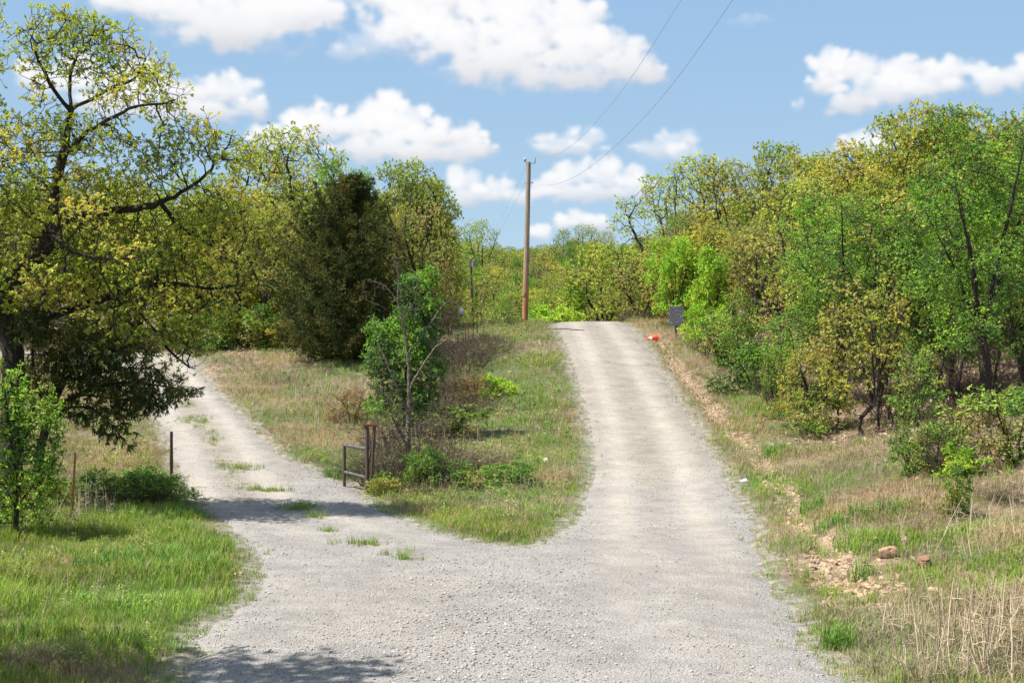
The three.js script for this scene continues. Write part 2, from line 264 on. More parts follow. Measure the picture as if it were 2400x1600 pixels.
{
  const xs = [-1500, -700, -300, -150, -100, ...range(-75, -30, 1.5), ...range(-29.75, 29.75, 0.25), ...range(30, 75, 1.5), 100, 150, 300, 700, 1500];
  const ds = [-1500, -600, -200, -80, -30, ...range(-14, 6, 1), ...range(6.25, 74, 0.25), ...range(74.5, 110, 0.75), ...range(112, 225, 3), 260, 400, 800, 1500];
  const X0 = -40, XW = 80, D0 = 4, DW = 96;
  const map = noiseTexture(2048, (u, v) => {
    const x = X0 + u * XW, d = D0 + v * DW, c = cover(x, d), r = roadDist(x, d), f = 0.5 + n2(x * 6.3, d * 6.3, 40), ff = 0.5 + n2(x * 17, d * 17, 41);
    let a = [0.17, 0.135, 0.085];
    const mixin = (q, k) => { a = [lerp(a[0], q[0], k), lerp(a[1], q[1], k), lerp(a[2], q[2], k)]; };
    mixin([0.085, 0.115, 0.035], clamp(c.g * 0.95, 0, 1)); mixin([0.25, 0.19, 0.115], clamp(c.s * 0.8 - c.g * 0.25, 0, 1));
    mixin([0.19, 0.115, 0.075], c.l * 0.75 * (0.6 + 0.5 * f)); mixin([0.33, 0.235, 0.15], c.b * (0.6 + 0.4 * f));
    mixin([0.3, 0.27, 0.235], (1 - smooth(r, 0, 0.55)) * (0.5 + 0.6 * f) * 0.9);
    const k = 0.53 + 0.24 * f + 0.2 * ff;
    return [toS(a[0] * k), toS(a[1] * k), toS(a[2] * k)];
  });
  map.wrapS = map.wrapT = THREE.MirroredRepeatWrapping;
  const bump = earthBump.clone(); bump.channel = 1;
  structure('ground', sheet(xs, ds, groundH, (x, d) => [(x - X0) / XW, (d - D0) / DW]), mat({ map, bumpMap: bump, bumpScale: 0.05 }));
}
console.log('ground');
// wheel tracks: bare packed bands; between and beside them loose stone
const trackR = [[2.2, 5], [2.3, 18], [2.9, 28], [3.55, 36], [3.95, 44], [4.05, 52], [4.0, 60], [3.92, 67], [3.8, 73], [3.3, 85]];
const trackL = [[1.5, 12], [0.3, 20], [-3, 26.5], [-5.8, 31.5], [-7.7, 38], [-9.7, 45], [-11.4, 50], [-13.1, 55.5], [-15.4, 62], [-19, 68]];
function offTrack(line, x, d) {
  let best = 9, side = 0;
  for (let i = 0; i + 1 < line.length; i++) {
    const [ax, ad] = line[i], [bx, bd] = line[i + 1], ux = bx - ax, ud = bd - ad, t = clamp(((x - ax) * ux + (d - ad) * ud) / (ux * ux + ud * ud), 0, 1), px = x - ax - ux * t, pd = d - ad - ud * t, q = Math.hypot(px, pd);
    if (q < best) { best = q; side = Math.sign(px * ud - pd * ux); }
  }
  return best * side;
}
const loose = (x, d) => {                                   // 0 packed, 1 loose stone
  const r = offTrack(trackR, x, d), l = offTrack(trackL, x, d), band = (q) => Math.exp(-(((Math.abs(q) - 0.78) / 0.34) ** 2));
  const near = 1 - smooth(d, 19, 27);
  let k = 0.5 - 0.55 * Math.max(band(r) * (0.55 + 0.45 * smooth(d, 14, 26)), band(l) * smooth(d, 22, 28)) + 0.5 * fbm(x * 0.5, d * 0.5, 3, 61);
  k += near * 0.45 * Math.exp(-(((x + 0.3) / 1.5) ** 2)) + 0.3 * Math.exp(-(((d - 33.5) / 1.6) ** 2)) * (x < -3 ? 1 : 0);
  return clamp(k, 0, 1);
};
{
  const keep = (x, d) => roadDist(x, d) < 0.55;
  const g = sheet(range(-29, 7.5, 0.17), range(6, 100, 0.17), roadH, (x, d) => [x / 2.6, d / 2.6], keep, (x, d) => {
    const r = offTrack(trackR, x, d), l = offTrack(trackL, x, d), n = fbm(x * 1.1, d * 1.1, 4, 50), m = n2(x * 3.1, d * 3.1, 51);
    const tan = clamp(0.65 * Math.exp(-((r / 0.36) ** 2)) * smooth(d, 22, 32) + 0.8 * Math.exp(-((l / 0.36) ** 2)) * smooth(d, 30, 38) + 0.55 * Math.exp(-(((x + 1.8) / 1.5) ** 2 + ((d - 19) / 4) ** 2)) + 0.4 * Math.exp(-(((x - 2.6) / 0.5) ** 2 + ((d - 20) / 8) ** 2)) + n * 0.6 - 0.05, 0, 1);
    const band = (q) => Math.exp(-(((Math.abs(q) - 0.78) / 0.36) ** 2)), k = 0.81 + 0.26 * n + 0.16 * m + 0.06 * n2(x * 6.5, d * 5.2, 52) + 0.3 * Math.max(band(r) * smooth(d, 20, 30), band(l) * smooth(d, 24, 32));
    const warm = Math.max(tan, 0.7 * band(r) * smooth(d, 16, 24), 0.7 * band(l) * smooth(d, 24, 30));
    return [k * lerp(1, 1.01, warm), k * lerp(1, 0.955, warm), k * lerp(1, 0.87, warm)];
  });
  structure('gravel_road', g, mat({ map: gravel.map, bumpMap: gravel.bump, bumpScale: 0.035, vertexColors: true, color: col(0.785, 0.765, 0.74) }));
}
console.log('road');

// ------------------------------------------------------------------ growing things
class Leaves {                                               // many small leaf faces, each with its own colour
  constructor() { this.p = []; this.c = []; this.i = []; }
  leaf(b, dir, nrm, len, wid, color, fold = 0.18) {          // a pointed oval, folded along its midrib
    const n = this.p.length / 3, sx = dir.y * nrm.z - dir.z * nrm.y, sy = dir.z * nrm.x - dir.x * nrm.z, sz = dir.x * nrm.y - dir.y * nrm.x, w = wid / 2, m = len * 0.5, f = wid * fold;
    this.p.push(b.x, b.y, b.z, b.x + dir.x * m + sx * w + nrm.x * f, b.y + dir.y * m + sy * w + nrm.y * f, b.z + dir.z * m + sz * w + nrm.z * f,
      b.x + dir.x * len, b.y + dir.y * len, b.z + dir.z * len, b.x + dir.x * m - sx * w + nrm.x * f, b.y + dir.y * m - sy * w + nrm.y * f, b.z + dir.z * m - sz * w + nrm.z * f);
    for (let k = 0; k < 4; k++) this.c.push(color[0], color[1], color[2]);
    this.i.push(n, n + 1, n + 2, n, n + 2, n + 3);
  }
  build() {
    const g = new THREE.BufferGeometry();
    g.setAttribute('position', new THREE.BufferAttribute(new Float32Array(this.p), 3)); g.setAttribute('color', new THREE.BufferAttribute(new Float32Array(this.c), 3)); g.setIndex(this.i);
    return g;
  }
}
class Wood {                                                 // tapering tubes
  constructor() { this.p = []; this.n = []; this.u = []; this.i = []; }
  tube(pts, radii, sides) {
    if (pts.length < 2) return;
    const start = this.p.length / 3, t = V(), a = V(), b = V(), ref = V(); let run = 0;
    for (let k = 0; k < pts.length; k++) {
      t.copy(pts[Math.min(k + 1, pts.length - 1)]).sub(pts[Math.max(k - 1, 0)]).normalize();
      if (k === 0) { ref.set(Math.abs(t.y) > 0.9 ? 1 : 0, Math.abs(t.y) > 0.9 ? 0 : 1, 0); a.crossVectors(ref, t).normalize(); }
      else { a.addScaledVector(t, -a.dot(t)).normalize(); run += pts[k].distanceTo(pts[k - 1]); }
      b.crossVectors(t, a);
      for (let s = 0; s <= sides; s++) {
        const q = (s / sides) * Math.PI * 2, ca = Math.cos(q), sa = Math.sin(q), nx = a.x * ca + b.x * sa, ny = a.y * ca + b.y * sa, nz = a.z * ca + b.z * sa, r = radii[k];
        this.p.push(pts[k].x + nx * r, pts[k].y + ny * r, pts[k].z + nz * r); this.n.push(nx, ny, nz); this.u.push((s / sides) * Math.max(1, Math.round(radii[0] * 18)), run * 2.5);
      }
    }
    const w = sides + 1;
    for (let k = 0; k + 1 < pts.length; k++) for (let s = 0; s < sides; s++) { const o = start + k * w + s; this.i.push(o, o + 1, o + w, o + 1, o + w + 1, o + w); }
  }
  build() {
    const g = new THREE.BufferGeometry();
    g.setAttribute('position', new THREE.BufferAttribute(new Float32Array(this.p), 3)); g.setAttribute('normal', new THREE.BufferAttribute(new Float32Array(this.n), 3)); g.setAttribute('uv', new THREE.BufferAttribute(new Float32Array(this.u), 2)); g.setIndex(this.i);
    return g;
  }
}
const sphere = (R) => { const z = R() * 2 - 1, a = R() * 6.283, s = Math.sqrt(1 - z * z); return V(s * Math.cos(a), z, s * Math.sin(a)); };

// Branches grow towards points spread through the lobes of the crown (space colonisation), then thicken towards the root.
function grow({ stems, lobes, points = 900, step = 0.3, kill = 0.55, jitter = 0.3, rise = 0.05, shell = 0.5, seed = 1, tip = 0.006, power = 2.25, trunk = 0 }) {
  const R = rng(seed), P = [], parent = [], kids = [];
  const put = (v, par) => { P.push(v); parent.push(par); kids.push(0); if (par >= 0) kids[par]++; return P.length - 1; };
  const along = (pts, par) => {                              // a drawn limb, cut into steps
    const curve = new THREE.CatmullRomCurve3(pts, false, 'centripetal'), n = Math.max(2, Math.round(curve.getLength() / step));
    let last = par;
    for (let k = par < 0 ? 0 : 1; k <= n; k++) { const v = curve.getPointAt(k / n); v.x += (R() - 0.5) * step * jitter * 0.6; v.z += (R() - 0.5) * step * jitter * 0.6; if (k && k < n) v.y += (R() - 0.5) * step * jitter * 0.5; last = put(v, last); }
  };
  for (const pts of stems) {
    let par = -1, best = 1e9;
    if (P.length && !pts.root) { for (let k = 0; k < P.length; k++) { const q = P[k].distanceToSquared(pts[0]); if (q < best) { best = q; par = k; } } }
    along(par >= 0 ? [P[par].clone(), ...pts.slice(1)] : pts, par);
  }
  const volume = lobes.map((l) => (l.r.x * l.r.y * l.r.z) ** 0.75), total = volume.reduce((a, b) => a + b, 0), A = [];
  lobes.forEach((l, k) => {
    const n = Math.max(3, Math.round((points * volume[k]) / total));
    for (let q = 0; q < n; q++) { const v = sphere(R).multiplyScalar(Math.pow(R(), 1 / 3 + shell * -0.2)); A.push(V(l.c.x + v.x * l.r.x, l.c.y + v.y * l.r.y, l.c.z + v.z * l.r.z)); }
  });
  const near = new Int32Array(A.length), dist = new Float32Array(A.length).fill(1e9), live = new Uint8Array(A.length).fill(1), k2 = kill * kill;
  const look = (from) => { for (let a = 0; a < A.length; a++) { if (!live[a]) continue; for (let n = from; n < P.length; n++) { const q = A[a].distanceToSquared(P[n]); if (q < dist[a]) { dist[a] = q; near[a] = n; } } if (dist[a] < k2) live[a] = 0; } };
  look(0);
  for (let round = 0; round < 90 && P.length < 9000; round++) {
    const pull = new Map();
    for (let a = 0; a < A.length; a++) if (live[a]) { const n = near[a], e = A[a].clone().sub(P[n]).normalize(); if (!pull.has(n)) pull.set(n, e); else pull.get(n).add(e); }
    if (!pull.size) break;
    const from = P.length;
    for (const [n, e] of pull) {
      if (kids[n] > 3) continue;
      e.normalize().addScaledVector(sphere(R), jitter); e.y += rise; e.normalize();
      const v = P[n].clone().addScaledVector(e, step); let ok = true;
      for (let k = n + 1; k < P.length && ok; k++) if (parent[k] === n && P[k].distanceToSquared(v) < step * step * 0.12) ok = false;
      if (ok) put(v, n);
    }
    if (P.length === from) break;
    look(from);
  }
  const N = P.length, acc = new Float64Array(N), rad = new Float32Array(N), main = new Int32Array(N).fill(-1);
  for (let k = N - 1; k >= 0; k--) {
    rad[k] = kids[k] ? Math.pow(acc[k] + 1e-12, 1 / power) : tip;
    rad[k] = Math.max(rad[k], tip);
    const p = parent[k]; if (p >= 0) { acc[p] += Math.pow(rad[k] * 1.006, power); if (main[p] < 0 || rad[k] > rad[main[p]]) main[p] = k; }
  }
  if (trunk) { const f = trunk / rad[0]; for (let k = 0; k < N; k++) rad[k] = tip + (rad[k] - tip) * Math.pow(f, Math.min(1, rad[k] / (rad[0] * 0.3))); }
  return { P, parent, kids, rad, main, R };
}
function timber(t, sidesScale = 1, least = 0) {
  const w = new Wood(), { P, parent, rad, main } = t;
  for (let k = 0; k < P.length; k++) {
    if (parent[k] >= 0 && main[parent[k]] === k) continue;
    const pts = [], rr = []; let q = k;
    if (parent[k] >= 0) { pts.push(P[parent[k]]); rr.push(Math.min(rad[parent[k]], rad[k] * 1.3)); }
    while (q >= 0) { pts.push(P[q]); rr.push(rad[q]); q = main[q]; }
    if (rr[0] < least) continue;
    if (parent[k] < 0) { rr[0] *= 1.45; if (rr[1]) rr[1] *= 1.12; }
    const m = Math.max(...rr); w.tube(pts, rr, m > 0.1 ? Math.round(9 * sidesScale) : m > 0.035 ? Math.round(6 * sidesScale) : m > 0.014 ? 4 : 3);
  }
  return w;
}
// one of the palette's colours, a little varied; palette: [[r, g, b, weight], ...]
function tint(palette, R, spread = 0.25, pick) {
  let q = (pick ?? R()) * palette.reduce((a, c) => a + c[3], 0), c = palette[0];
  for (const e of palette) { q -= e[3]; if (q <= 0) { c = e; break; } }
  const k = 1 - spread + 2 * spread * R(), h = 1 + (R() - 0.5) * 0.2;
  return [c[0] * k * h, c[1] * k, c[2] * k];
}
function foliage(t, w, { palette, len = 0.1, wid = 0.6, tufts = 3, per = 6, thin = 0.02, chance = 0.5, twig = 0.25, droop = 0.15, spread = 0.16, style = 'tuft', twigs = true, gaps = 0 }) {
  const L = new Leaves(), { P, parent, kids, rad, R } = t, dir = V(), d = V(), n = V(), b = V();
  for (let k = 1; k < P.length; k++) {
    if (rad[k] > thin || parent[k] < 0) continue;
    if (kids[k] && R() > chance) continue;
    if (gaps && n2(P[k].x * 0.9 + 3, P[k].y * 0.9, P[k].z * 0.9) > gaps) continue;
    dir.copy(P[k]).sub(P[parent[k]]).normalize();
    const base = tint(palette, R, 0.12, clamp(0.5 + 1.5 * perlin.noise(P[k].x * 0.8 + 7, P[k].y * 0.8, P[k].z * 0.8) + 0.35 * (R() - 0.5), 0, 0.999));
    for (let q = 0; q < tufts; q++) {
      d.copy(dir).multiplyScalar(0.7).add(sphere(R)).normalize(); d.y += style === 'spray' ? -droop : 0.12; d.normalize();
      const l = twig * (0.4 + 0.9 * R()), e = P[k].clone().addScaledVector(d, l);
      if (twigs) w.tube([P[k], P[k].clone().addScaledVector(d, l * 0.5).add(V((R() - 0.5) * l * 0.2, (R() - 0.5) * l * 0.2, 0)), e], [0.006, 0.005, 0.003], 3);
      for (let m = 0; m < per; m++) {
        if (style === 'spray') {                              // feathery scale leaves along the twig
          const f = R(); b.copy(P[k]).lerp(e, f * 1.1); const o = sphere(R).multiplyScalar(0.75).addScaledVector(d, 0.8); o.y -= droop; o.normalize();
          n.copy(sphere(R)); n.addScaledVector(o, -n.dot(o)).normalize();
          L.leaf(b, o, n, len * (0.5 + R()), len * wid * (0.6 + 0.8 * R()), tint([[base[0], base[1], base[2], 1]], R, spread));
        } else {
          const inTuft = style === 'tuft'; b.copy(P[k]).lerp(e, inTuft ? 0.8 + 0.3 * R() : 0.15 + 0.95 * R());
          const o = sphere(R); o.addScaledVector(d, inTuft ? 0.8 : 0.3); o.y -= droop; o.normalize();
          n.copy(sphere(R)); n.y += 0.75; n.addScaledVector(o, -n.dot(o)).normalize();
          const s = len * (0.6 + 0.8 * R());
          L.leaf(b, o, n, s, s * wid * (0.8 + 0.4 * R()), tint([[base[0], base[1], base[2], 1]], R, spread));
        }
      }
    }
  }
  return L;
}
const barkMap = noiseTexture(256, (u, v) => { const q = 0.62 + 0.5 * tile(u, v, 9, 3) + 0.35 * tile(u, v, 30, 6) - 0.25 * Math.max(0, Math.sin(u * 40 + 3 * tile(u, v, 6, 8))); return [q, q * 0.96, q * 0.9]; });
const barkBump = noiseTexture(256, (u, v) => { const q = 0.5 + 0.3 * Math.sin(u * 6.283 * 7 + 5 * tile(u, v, 6, 8)) + 0.3 * tile(u, v, 26, 5); return [q, q, q]; }, false);
const barkOf = (r, g, b) => mat({ map: barkMap, bumpMap: barkBump, bumpScale: 0.03, color: col(r, g, b) });
const bark = { oak: barkOf(0.2, 0.17, 0.14), elm: barkOf(0.22, 0.185, 0.155), dead: barkOf(0.75, 0.67, 0.58), cedar: barkOf(0.15, 0.1, 0.07), grey: barkOf(0.5, 0.4, 0.33) };
const leafy = new THREE.MeshPhysicalMaterial({ vertexColors: true, roughness: 0.9, transmission: 0.48, thickness: 0, side: THREE.DoubleSide, specularIntensity: 0.6 });
const leafKinds = [[1, 1, 1], [1.12, 1.0, 0.9], [0.84, 0.94, 0.95], [0.95, 1.05, 0.9], [1.1, 1.1, 1.1]].map((c) => { const m = leafy.clone(); m.color = col(...c); return m; });
const needles = new THREE.MeshPhysicalMaterial({ vertexColors: true, roughness: 0.95, transmission: 0.12, thickness: 0, side: THREE.DoubleSide, specularIntensity: 0.3 });

const PAL = {
  oak: [[0.25, 0.31, 0.03, 2.5], [0.37, 0.44, 0.035, 4], [0.46, 0.48, 0.045, 4], [0.53, 0.48, 0.08, 1.5]],
  gold: [[0.31, 0.36, 0.04, 3], [0.43, 0.44, 0.045, 4], [0.52, 0.48, 0.06, 3.5], [0.49, 0.39, 0.1, 1]],
  brown: [[0.3, 0.34, 0.06, 3], [0.38, 0.38, 0.07, 4], [0.45, 0.4, 0.1, 3], [0.43, 0.31, 0.14, 0.8]],
  pale: [[0.36, 0.45, 0.08, 3], [0.43, 0.51, 0.09, 4], [0.5, 0.49, 0.13, 1.4]],
  elm: [[0.13, 0.29, 0.02, 2.5], [0.21, 0.44, 0.02, 4], [0.3, 0.52, 0.03, 3]],
  deep: [[0.1, 0.21, 0.02, 3], [0.16, 0.33, 0.025, 4], [0.24, 0.42, 0.03, 2]],
  lime: [[0.26, 0.48, 0.02, 2.5], [0.36, 0.6, 0.025, 4], [0.45, 0.62, 0.04, 2]],
  cedar: [[0.055, 0.075, 0.02, 3], [0.09, 0.108, 0.025, 4], [0.135, 0.13, 0.032, 2]],
  orange: [[0.56, 0.33, 0.05, 3], [0.5, 0.32, 0.07, 2]],
  scrub: [[0.13, 0.26, 0.025, 3], [0.22, 0.38, 0.03, 4], [0.33, 0.43, 0.05, 3], [0.4, 0.36, 0.1, 0.7]],
};
// a thing with trunk and crown out of a grown skeleton; stems and lobes stand relative to its base
function plant(name, spec) {
  const t = grow(spec), w = timber(t, spec.sides ?? 1), o = new THREE.Group();
  o.name = name;
  const L = spec.leaf ? foliage(t, w, spec.leaf) : null;
  part(o, spec.trunkName ?? 'trunk', w.build(), spec.bark);
  if (L) part(o, 'crown', L.build(), spec.leafMat ?? leafy);
  let hi = 0; for (const p of t.P) hi = Math.max(hi, p.y); o.userData.tall = hi + (spec.leaf?.twig ?? 0) * 0.6;
  return o;
}
const lobe = (x, y, z, rx, ry, rz) => ({ c: V(x, y, z), r: V(rx, ry ?? rx, rz ?? rx) });
// forest oaks: short trunk, forked limbs, a rounded ragged crown
function oakSpec(seed, { h = 9, wide = 3.2, bare = 2.6, palette, gaps = 0, len = 0.125, points = 2600, lean = 0, per = 6, tufts = 4, open = 1, thinning = 0.5 }) {
  const R = rng(seed * 91 + 7), lobes = [], n = 10 + Math.floor(R() * 4), stems = [];
  const top = V(lean + (R() - 0.5) * 0.8, bare, (R() - 0.5) * 0.8);
  stems.push([V(0, -0.15, 0), V((R() - 0.5) * 0.3, bare * 0.5, (R() - 0.5) * 0.3), top]);
  for (let k = 0; k < 4; k++) { const a = k * 1.57 + R() * 1.2, r = wide * (0.3 + 0.3 * R()), y = bare + (h - bare) * (0.35 + 0.3 * R()); stems.push([top.clone(), V(top.x + Math.cos(a) * r * 0.5, lerp(bare, y, 0.55), top.z + Math.sin(a) * r * 0.5), V(top.x + Math.cos(a) * r, y, top.z + Math.sin(a) * r)]); }
  for (let k = 0; k < n; k++) {
    const f = (k + 0.5) / n, a = k * 2.4 + R(), y = lerp(bare + 0.2, h - 0.7, Math.pow(f, 0.8)), q = (y - bare) / (h - bare), r = wide * Math.sqrt(Math.max(0.05, 1 - (q * 0.95) ** 2)) * (0.55 + 0.3 * R()), s = wide * (0.27 + 0.16 * R()) * open;
    lobes.push(lobe(lean + Math.cos(a) * r, y, Math.sin(a) * r, s, s * 0.75, s));
  }
  lobes.push(lobe(lean, h - 0.9, 0, wide * 0.4, 0.9, wide * 0.4));
  return { stems, lobes, points, step: 0.25, kill: 0.32, jitter: 0.42, rise: 0.05, seed, trunk: 0.15 + 0.006 * h, bark: bark.oak, tip: 0.0085, leaf: { palette, len, wid: 0.62, tufts, per, twig: 0.34, thin: 0.024, chance: thinning, gaps } };
}
function elmSpec(seed, { h = 8, wide = 2.4, bare = 1.6, palette, len = 0.085, points = 2600, tufts = 5, per = 8, trunk = 0.13 }) {
  const R = rng(seed * 51 + 3), lobes = [], stems = [[V(0, -0.15, 0), V(0.05, bare * 0.6, 0), V((R() - 0.5) * 0.3, bare, (R() - 0.5) * 0.3)]], top = stems[0][2];
  for (let k = 0; k < 5; k++) { const a = k * 1.26 + R() * 0.7, r = wide * (0.35 + 0.45 * R()), y = h * (0.6 + 0.33 * R()); stems.push([top.clone(), V(Math.cos(a) * r * 0.4, lerp(bare, y, 0.45), Math.sin(a) * r * 0.4), V(Math.cos(a) * r, y, Math.sin(a) * r)]); }
  for (let k = 0; k < 18; k++) { const f = (k + 0.5) / 18, a = k * 2.4 + R(), y = lerp(bare * 0.9, h - 0.5, f), r = wide * (0.35 + 0.6 * Math.sin(Math.PI * (0.15 + 0.72 * f))) * (0.4 + 0.55 * R()), s = wide * (0.18 + 0.16 * R()); lobes.push(lobe(Math.cos(a) * r, y, Math.sin(a) * r, s * 1.1, s * 0.9, s * 1.1)); }
  lobes.push(lobe(0, h * 0.6, 0, wide * 0.45, h * 0.3, wide * 0.45));
  return { stems, lobes, points, step: 0.22, kill: 0.28, jitter: 0.28, rise: 0.12, seed, trunk, bark: bark.elm, tip: 0.006, leaf: { palette, len, wid: 0.55, tufts, per, twig: 0.42, thin: 0.02, chance: 0.6, style: 'along', droop: 0.1, gaps: 0.24 } };
}
function bushSpec(seed, { h = 1.6, wide = 1, palette, len = 0.065, points = 600, tufts = 4, per = 7, stems: ns = 5, twig = 0.22 }) {
  const R = rng(seed * 31 + 11), stems = [], lobes = [];
  for (let k = 0; k < ns; k++) { const a = k * 6.283 / ns + R(), r = wide * (0.2 + 0.5 * R()), q = [V(Math.cos(a) * 0.06, -0.08, Math.sin(a) * 0.06), V(Math.cos(a) * r * 0.4, h * 0.3, Math.sin(a) * r * 0.4), V(Math.cos(a) * r, h * (0.5 + 0.3 * R()), Math.sin(a) * r)]; q.root = true; stems.push(q); }
  for (let k = 0; k < 15; k++) { const a = k * 2.4 + R(), f = R(), y = h * (0.12 + 0.8 * f), r = wide * (0.15 + 0.85 * Math.sqrt(1 - f * f) * R()), s = 0.15 * (wide + h * 0.5) * (0.45 + 0.75 * R()); lobes.push(lobe(Math.cos(a) * r, y, Math.sin(a) * r, s, s * 0.85, s)); }
  return { stems, lobes, points, step: 0.12, kill: 0.14, jitter: 0.3, rise: 0.05, seed, trunk: 0, trunkName: 'stems', bark: bark.elm, tip: 0.004, leaf: { palette, len, wid: 0.55, tufts, per, twig, thin: 0.02, chance: 0.55, style: 'along', gaps: 0.33 } };
}
function cedarSpec(name, seed, { h = 8, wide = 2.5, n = 170, palette = PAL.cedar, low = 0.1, lean = 0 }) {
  const R = rng(seed), w = new Wood(), L = new Leaves(), o = new THREE.Group(); o.name = name;
  const spine = [], rr = []; for (let k = 0; k <= 14; k++) { const f = k / 14; spine.push(V(0.12 * Math.sin(f * 7) + lean * f * f, h * f * 0.97 - 0.1, 0.1 * Math.cos(f * 5))); rr.push(0.17 * (1 - f) + 0.012); }
  w.tube(spine, rr, 8);
  for (let k = 0; k < n; k++) {
    const f = low / h + (0.99 - low / h) * Math.pow((k + R()) / n, 1.12), a = k * 2.39996 + R() * 0.5, y = f * h * 0.95;
    const reach = wide * (0.03 + Math.pow(Math.max(0, 1 - f), 0.55) * (1 - 0.55 * smooth(f, 0.55, 1))) * (0.5 + 0.68 * R()) * (f < 0.08 ? 0.85 : 1) * (1 + 0.2 * Math.sin(a * 3 + f * 11) + 0.12 * Math.sin(a * 5 - f * 23)), up = 0.25 + 0.75 * f + 0.2 * R();
    const b0 = V(0.12 * Math.sin(f * 7) + lean * f * f, y, 0.1 * Math.cos(f * 5)), pts = [], br = [], m = 7, ax = Math.cos(a), az = Math.sin(a);
    for (let q = 0; q <= m; q++) { const s = q / m; pts.push(V(b0.x + ax * reach * s + (R() - 0.5) * 0.06, b0.y + reach * s * up * (0.35 + 0.6 * s) - 0.16 * Math.sin(s * 3), b0.z + az * reach * s + (R() - 0.5) * 0.06)); br.push(0.024 * (1 - s) * (1.2 - f) + 0.004); }
    w.tube(pts, br, 4);
    const base = tint(palette, R, 0.25, clamp(0.5 + 1.3 * n2(a * 2, y * 1.3, 3) + 0.4 * (R() - 0.5), 0, 0.999));
    for (let q = 2; q <= m; q++) {
      const p = pts[q], thick = 5 + Math.round(q * 0.9);
      for (let j = 0; j < thick; j++) {
        const d0 = V(ax, 0.3 * up, az).multiplyScalar(0.7).add(sphere(R).multiplyScalar(0.9)).normalize(), l = (0.18 + 0.26 * R()) * (1.05 - 0.6 * f), e = p.clone().addScaledVector(d0, l);
        e.y += 0.05;
        for (let c = 0; c < 8; c++) { const b = p.clone().lerp(e, R()), dd = d0.clone().multiplyScalar(0.8).add(sphere(R).multiplyScalar(0.7)); dd.y += 0.25; dd.normalize(); const nn = sphere(R); nn.addScaledVector(dd, -nn.dot(dd)).normalize(); L.leaf(b, dd, nn, 0.09 + 0.1 * R(), 0.022 + 0.018 * R(), tint([[base[0], base[1], base[2], 1]], R, 0.25)); }
      }
    }
  }
  part(o, 'trunk', w.build(), bark.cedar); part(o, 'crown', L.build(), needles); o.userData.tall = h;
  return o;
}
// sets a grown plant where the line through X meets distance d; top: the picture height its tip reaches
function stand(proto, X, d, { top, tall, wide = 1, turn = 0, label, category = 'tree', group: g, fresh, sink = 0.05, shade }) {
  const o = fresh ? proto : proto.clone(), x = (X - CX) / LENS * d, y = groundH(x, d) - sink;
  o.name = (fresh ? proto.name : proto.name).replace(/_\d{3}$/, '');
  if (shade) for (const c of o.children) if (c.name === 'crown') c.material = leafKinds[shade];
  o.position.set(x, y, -d); o.rotation.y = turn;
  const h = tall ?? (EYE - (top - CY) / LENS * d) - y, s = h / proto.userData.tall;
  o.scale.set(s * wide, s, s * wide);
  o.userData = { tall: proto.userData.tall, label, category }; if (g) o.userData.group = g;
  return add(o);
}
const T0 = Date.now();
const oaks = {
  oak: [1, 2, 3].map((s) => plant('oak_tree', oakSpec(s, { palette: PAL.oak, h: 9 + s * 0.4, gaps: [0, 0.35, 0.22, 0.3][s] }))),
  gold: [4, 5].map((s) => plant('oak_tree', oakSpec(s, { palette: PAL.gold, h: 8.6, wide: 3.4, gaps: 0.3 }))),
  brown: [6, 7].map((s) => plant('oak_tree', oakSpec(s, { palette: PAL.brown, h: 8.2, wide: 3, gaps: 0.25, tufts: 2 }))),
  pale: [8, 9].map((s) => plant('oak_tree', oakSpec(s, { palette: PAL.pale, h: 9.5, wide: 2.9, bare: 3.2, gaps: 0.3, tufts: 2 }))),
};
const slim = [17, 18, 19, 20].map((s) => { const q = oakSpec(s, { palette: [PAL.gold, PAL.brown, PAL.oak, PAL.deep][s - 17], h: 8, wide: 1.75, bare: 2.5, points: 1300, tufts: 3, len: 0.105, gaps: 0.25 }); q.trunk = 0.075; return plant(s === 20 ? 'elm_tree' : 'oak_tree', q); });
const lowOaks = [14, 15, 16].map((s) => plant('oak_tree', oakSpec(s, { palette: s === 14 ? PAL.oak : s === 15 ? PAL.gold : PAL.brown, h: 6.2, wide: 2.8, bare: 0.9, points: 2400, tufts: 3, gaps: s === 16 ? 0.3 : 0 })));
const elms = [11, 12].map((s) => plant('elm_tree', elmSpec(s, { palette: PAL.elm })));
const saplings = [23, 24].map((s) => plant('sapling', elmSpec(s, { palette: PAL.scrub, h: 4.4, wide: 1.35, bare: 1.3, points: 900, len: 0.12, trunk: 0.05, tufts: 3, per: 6 })));
const limes = [21, 22].map((s) => plant('elm_sapling', elmSpec(s, { palette: PAL.lime, h: 5, wide: 1.9, bare: 0.9, points: 1900, len: 0.13, trunk: 0.07, tufts: 4 })));
const bushes = {
  elm: [31, 32].map((s) => plant('shrub', bushSpec(s, { palette: PAL.scrub, h: 1.7 }))),
  deep: [33].map((s) => plant('shrub', bushSpec(s, { palette: PAL.deep }))),
  lime: [34, 35].map((s) => plant('shrub', bushSpec(s, { palette: PAL.lime, len: 0.09 }))),
  oak: [36].map((s) => plant('shrub', bushSpec(s, { palette: [...PAL.scrub, ...PAL.oak] }))),
  orange: [37].map((s) => plant('shrub', bushSpec(s, { palette: PAL.orange, len: 0.04, stems: 9, twig: 0.3, points: 420, per: 5, tufts: 3 }))),
};
console.log('plants', Date.now() - T0, 'ms');

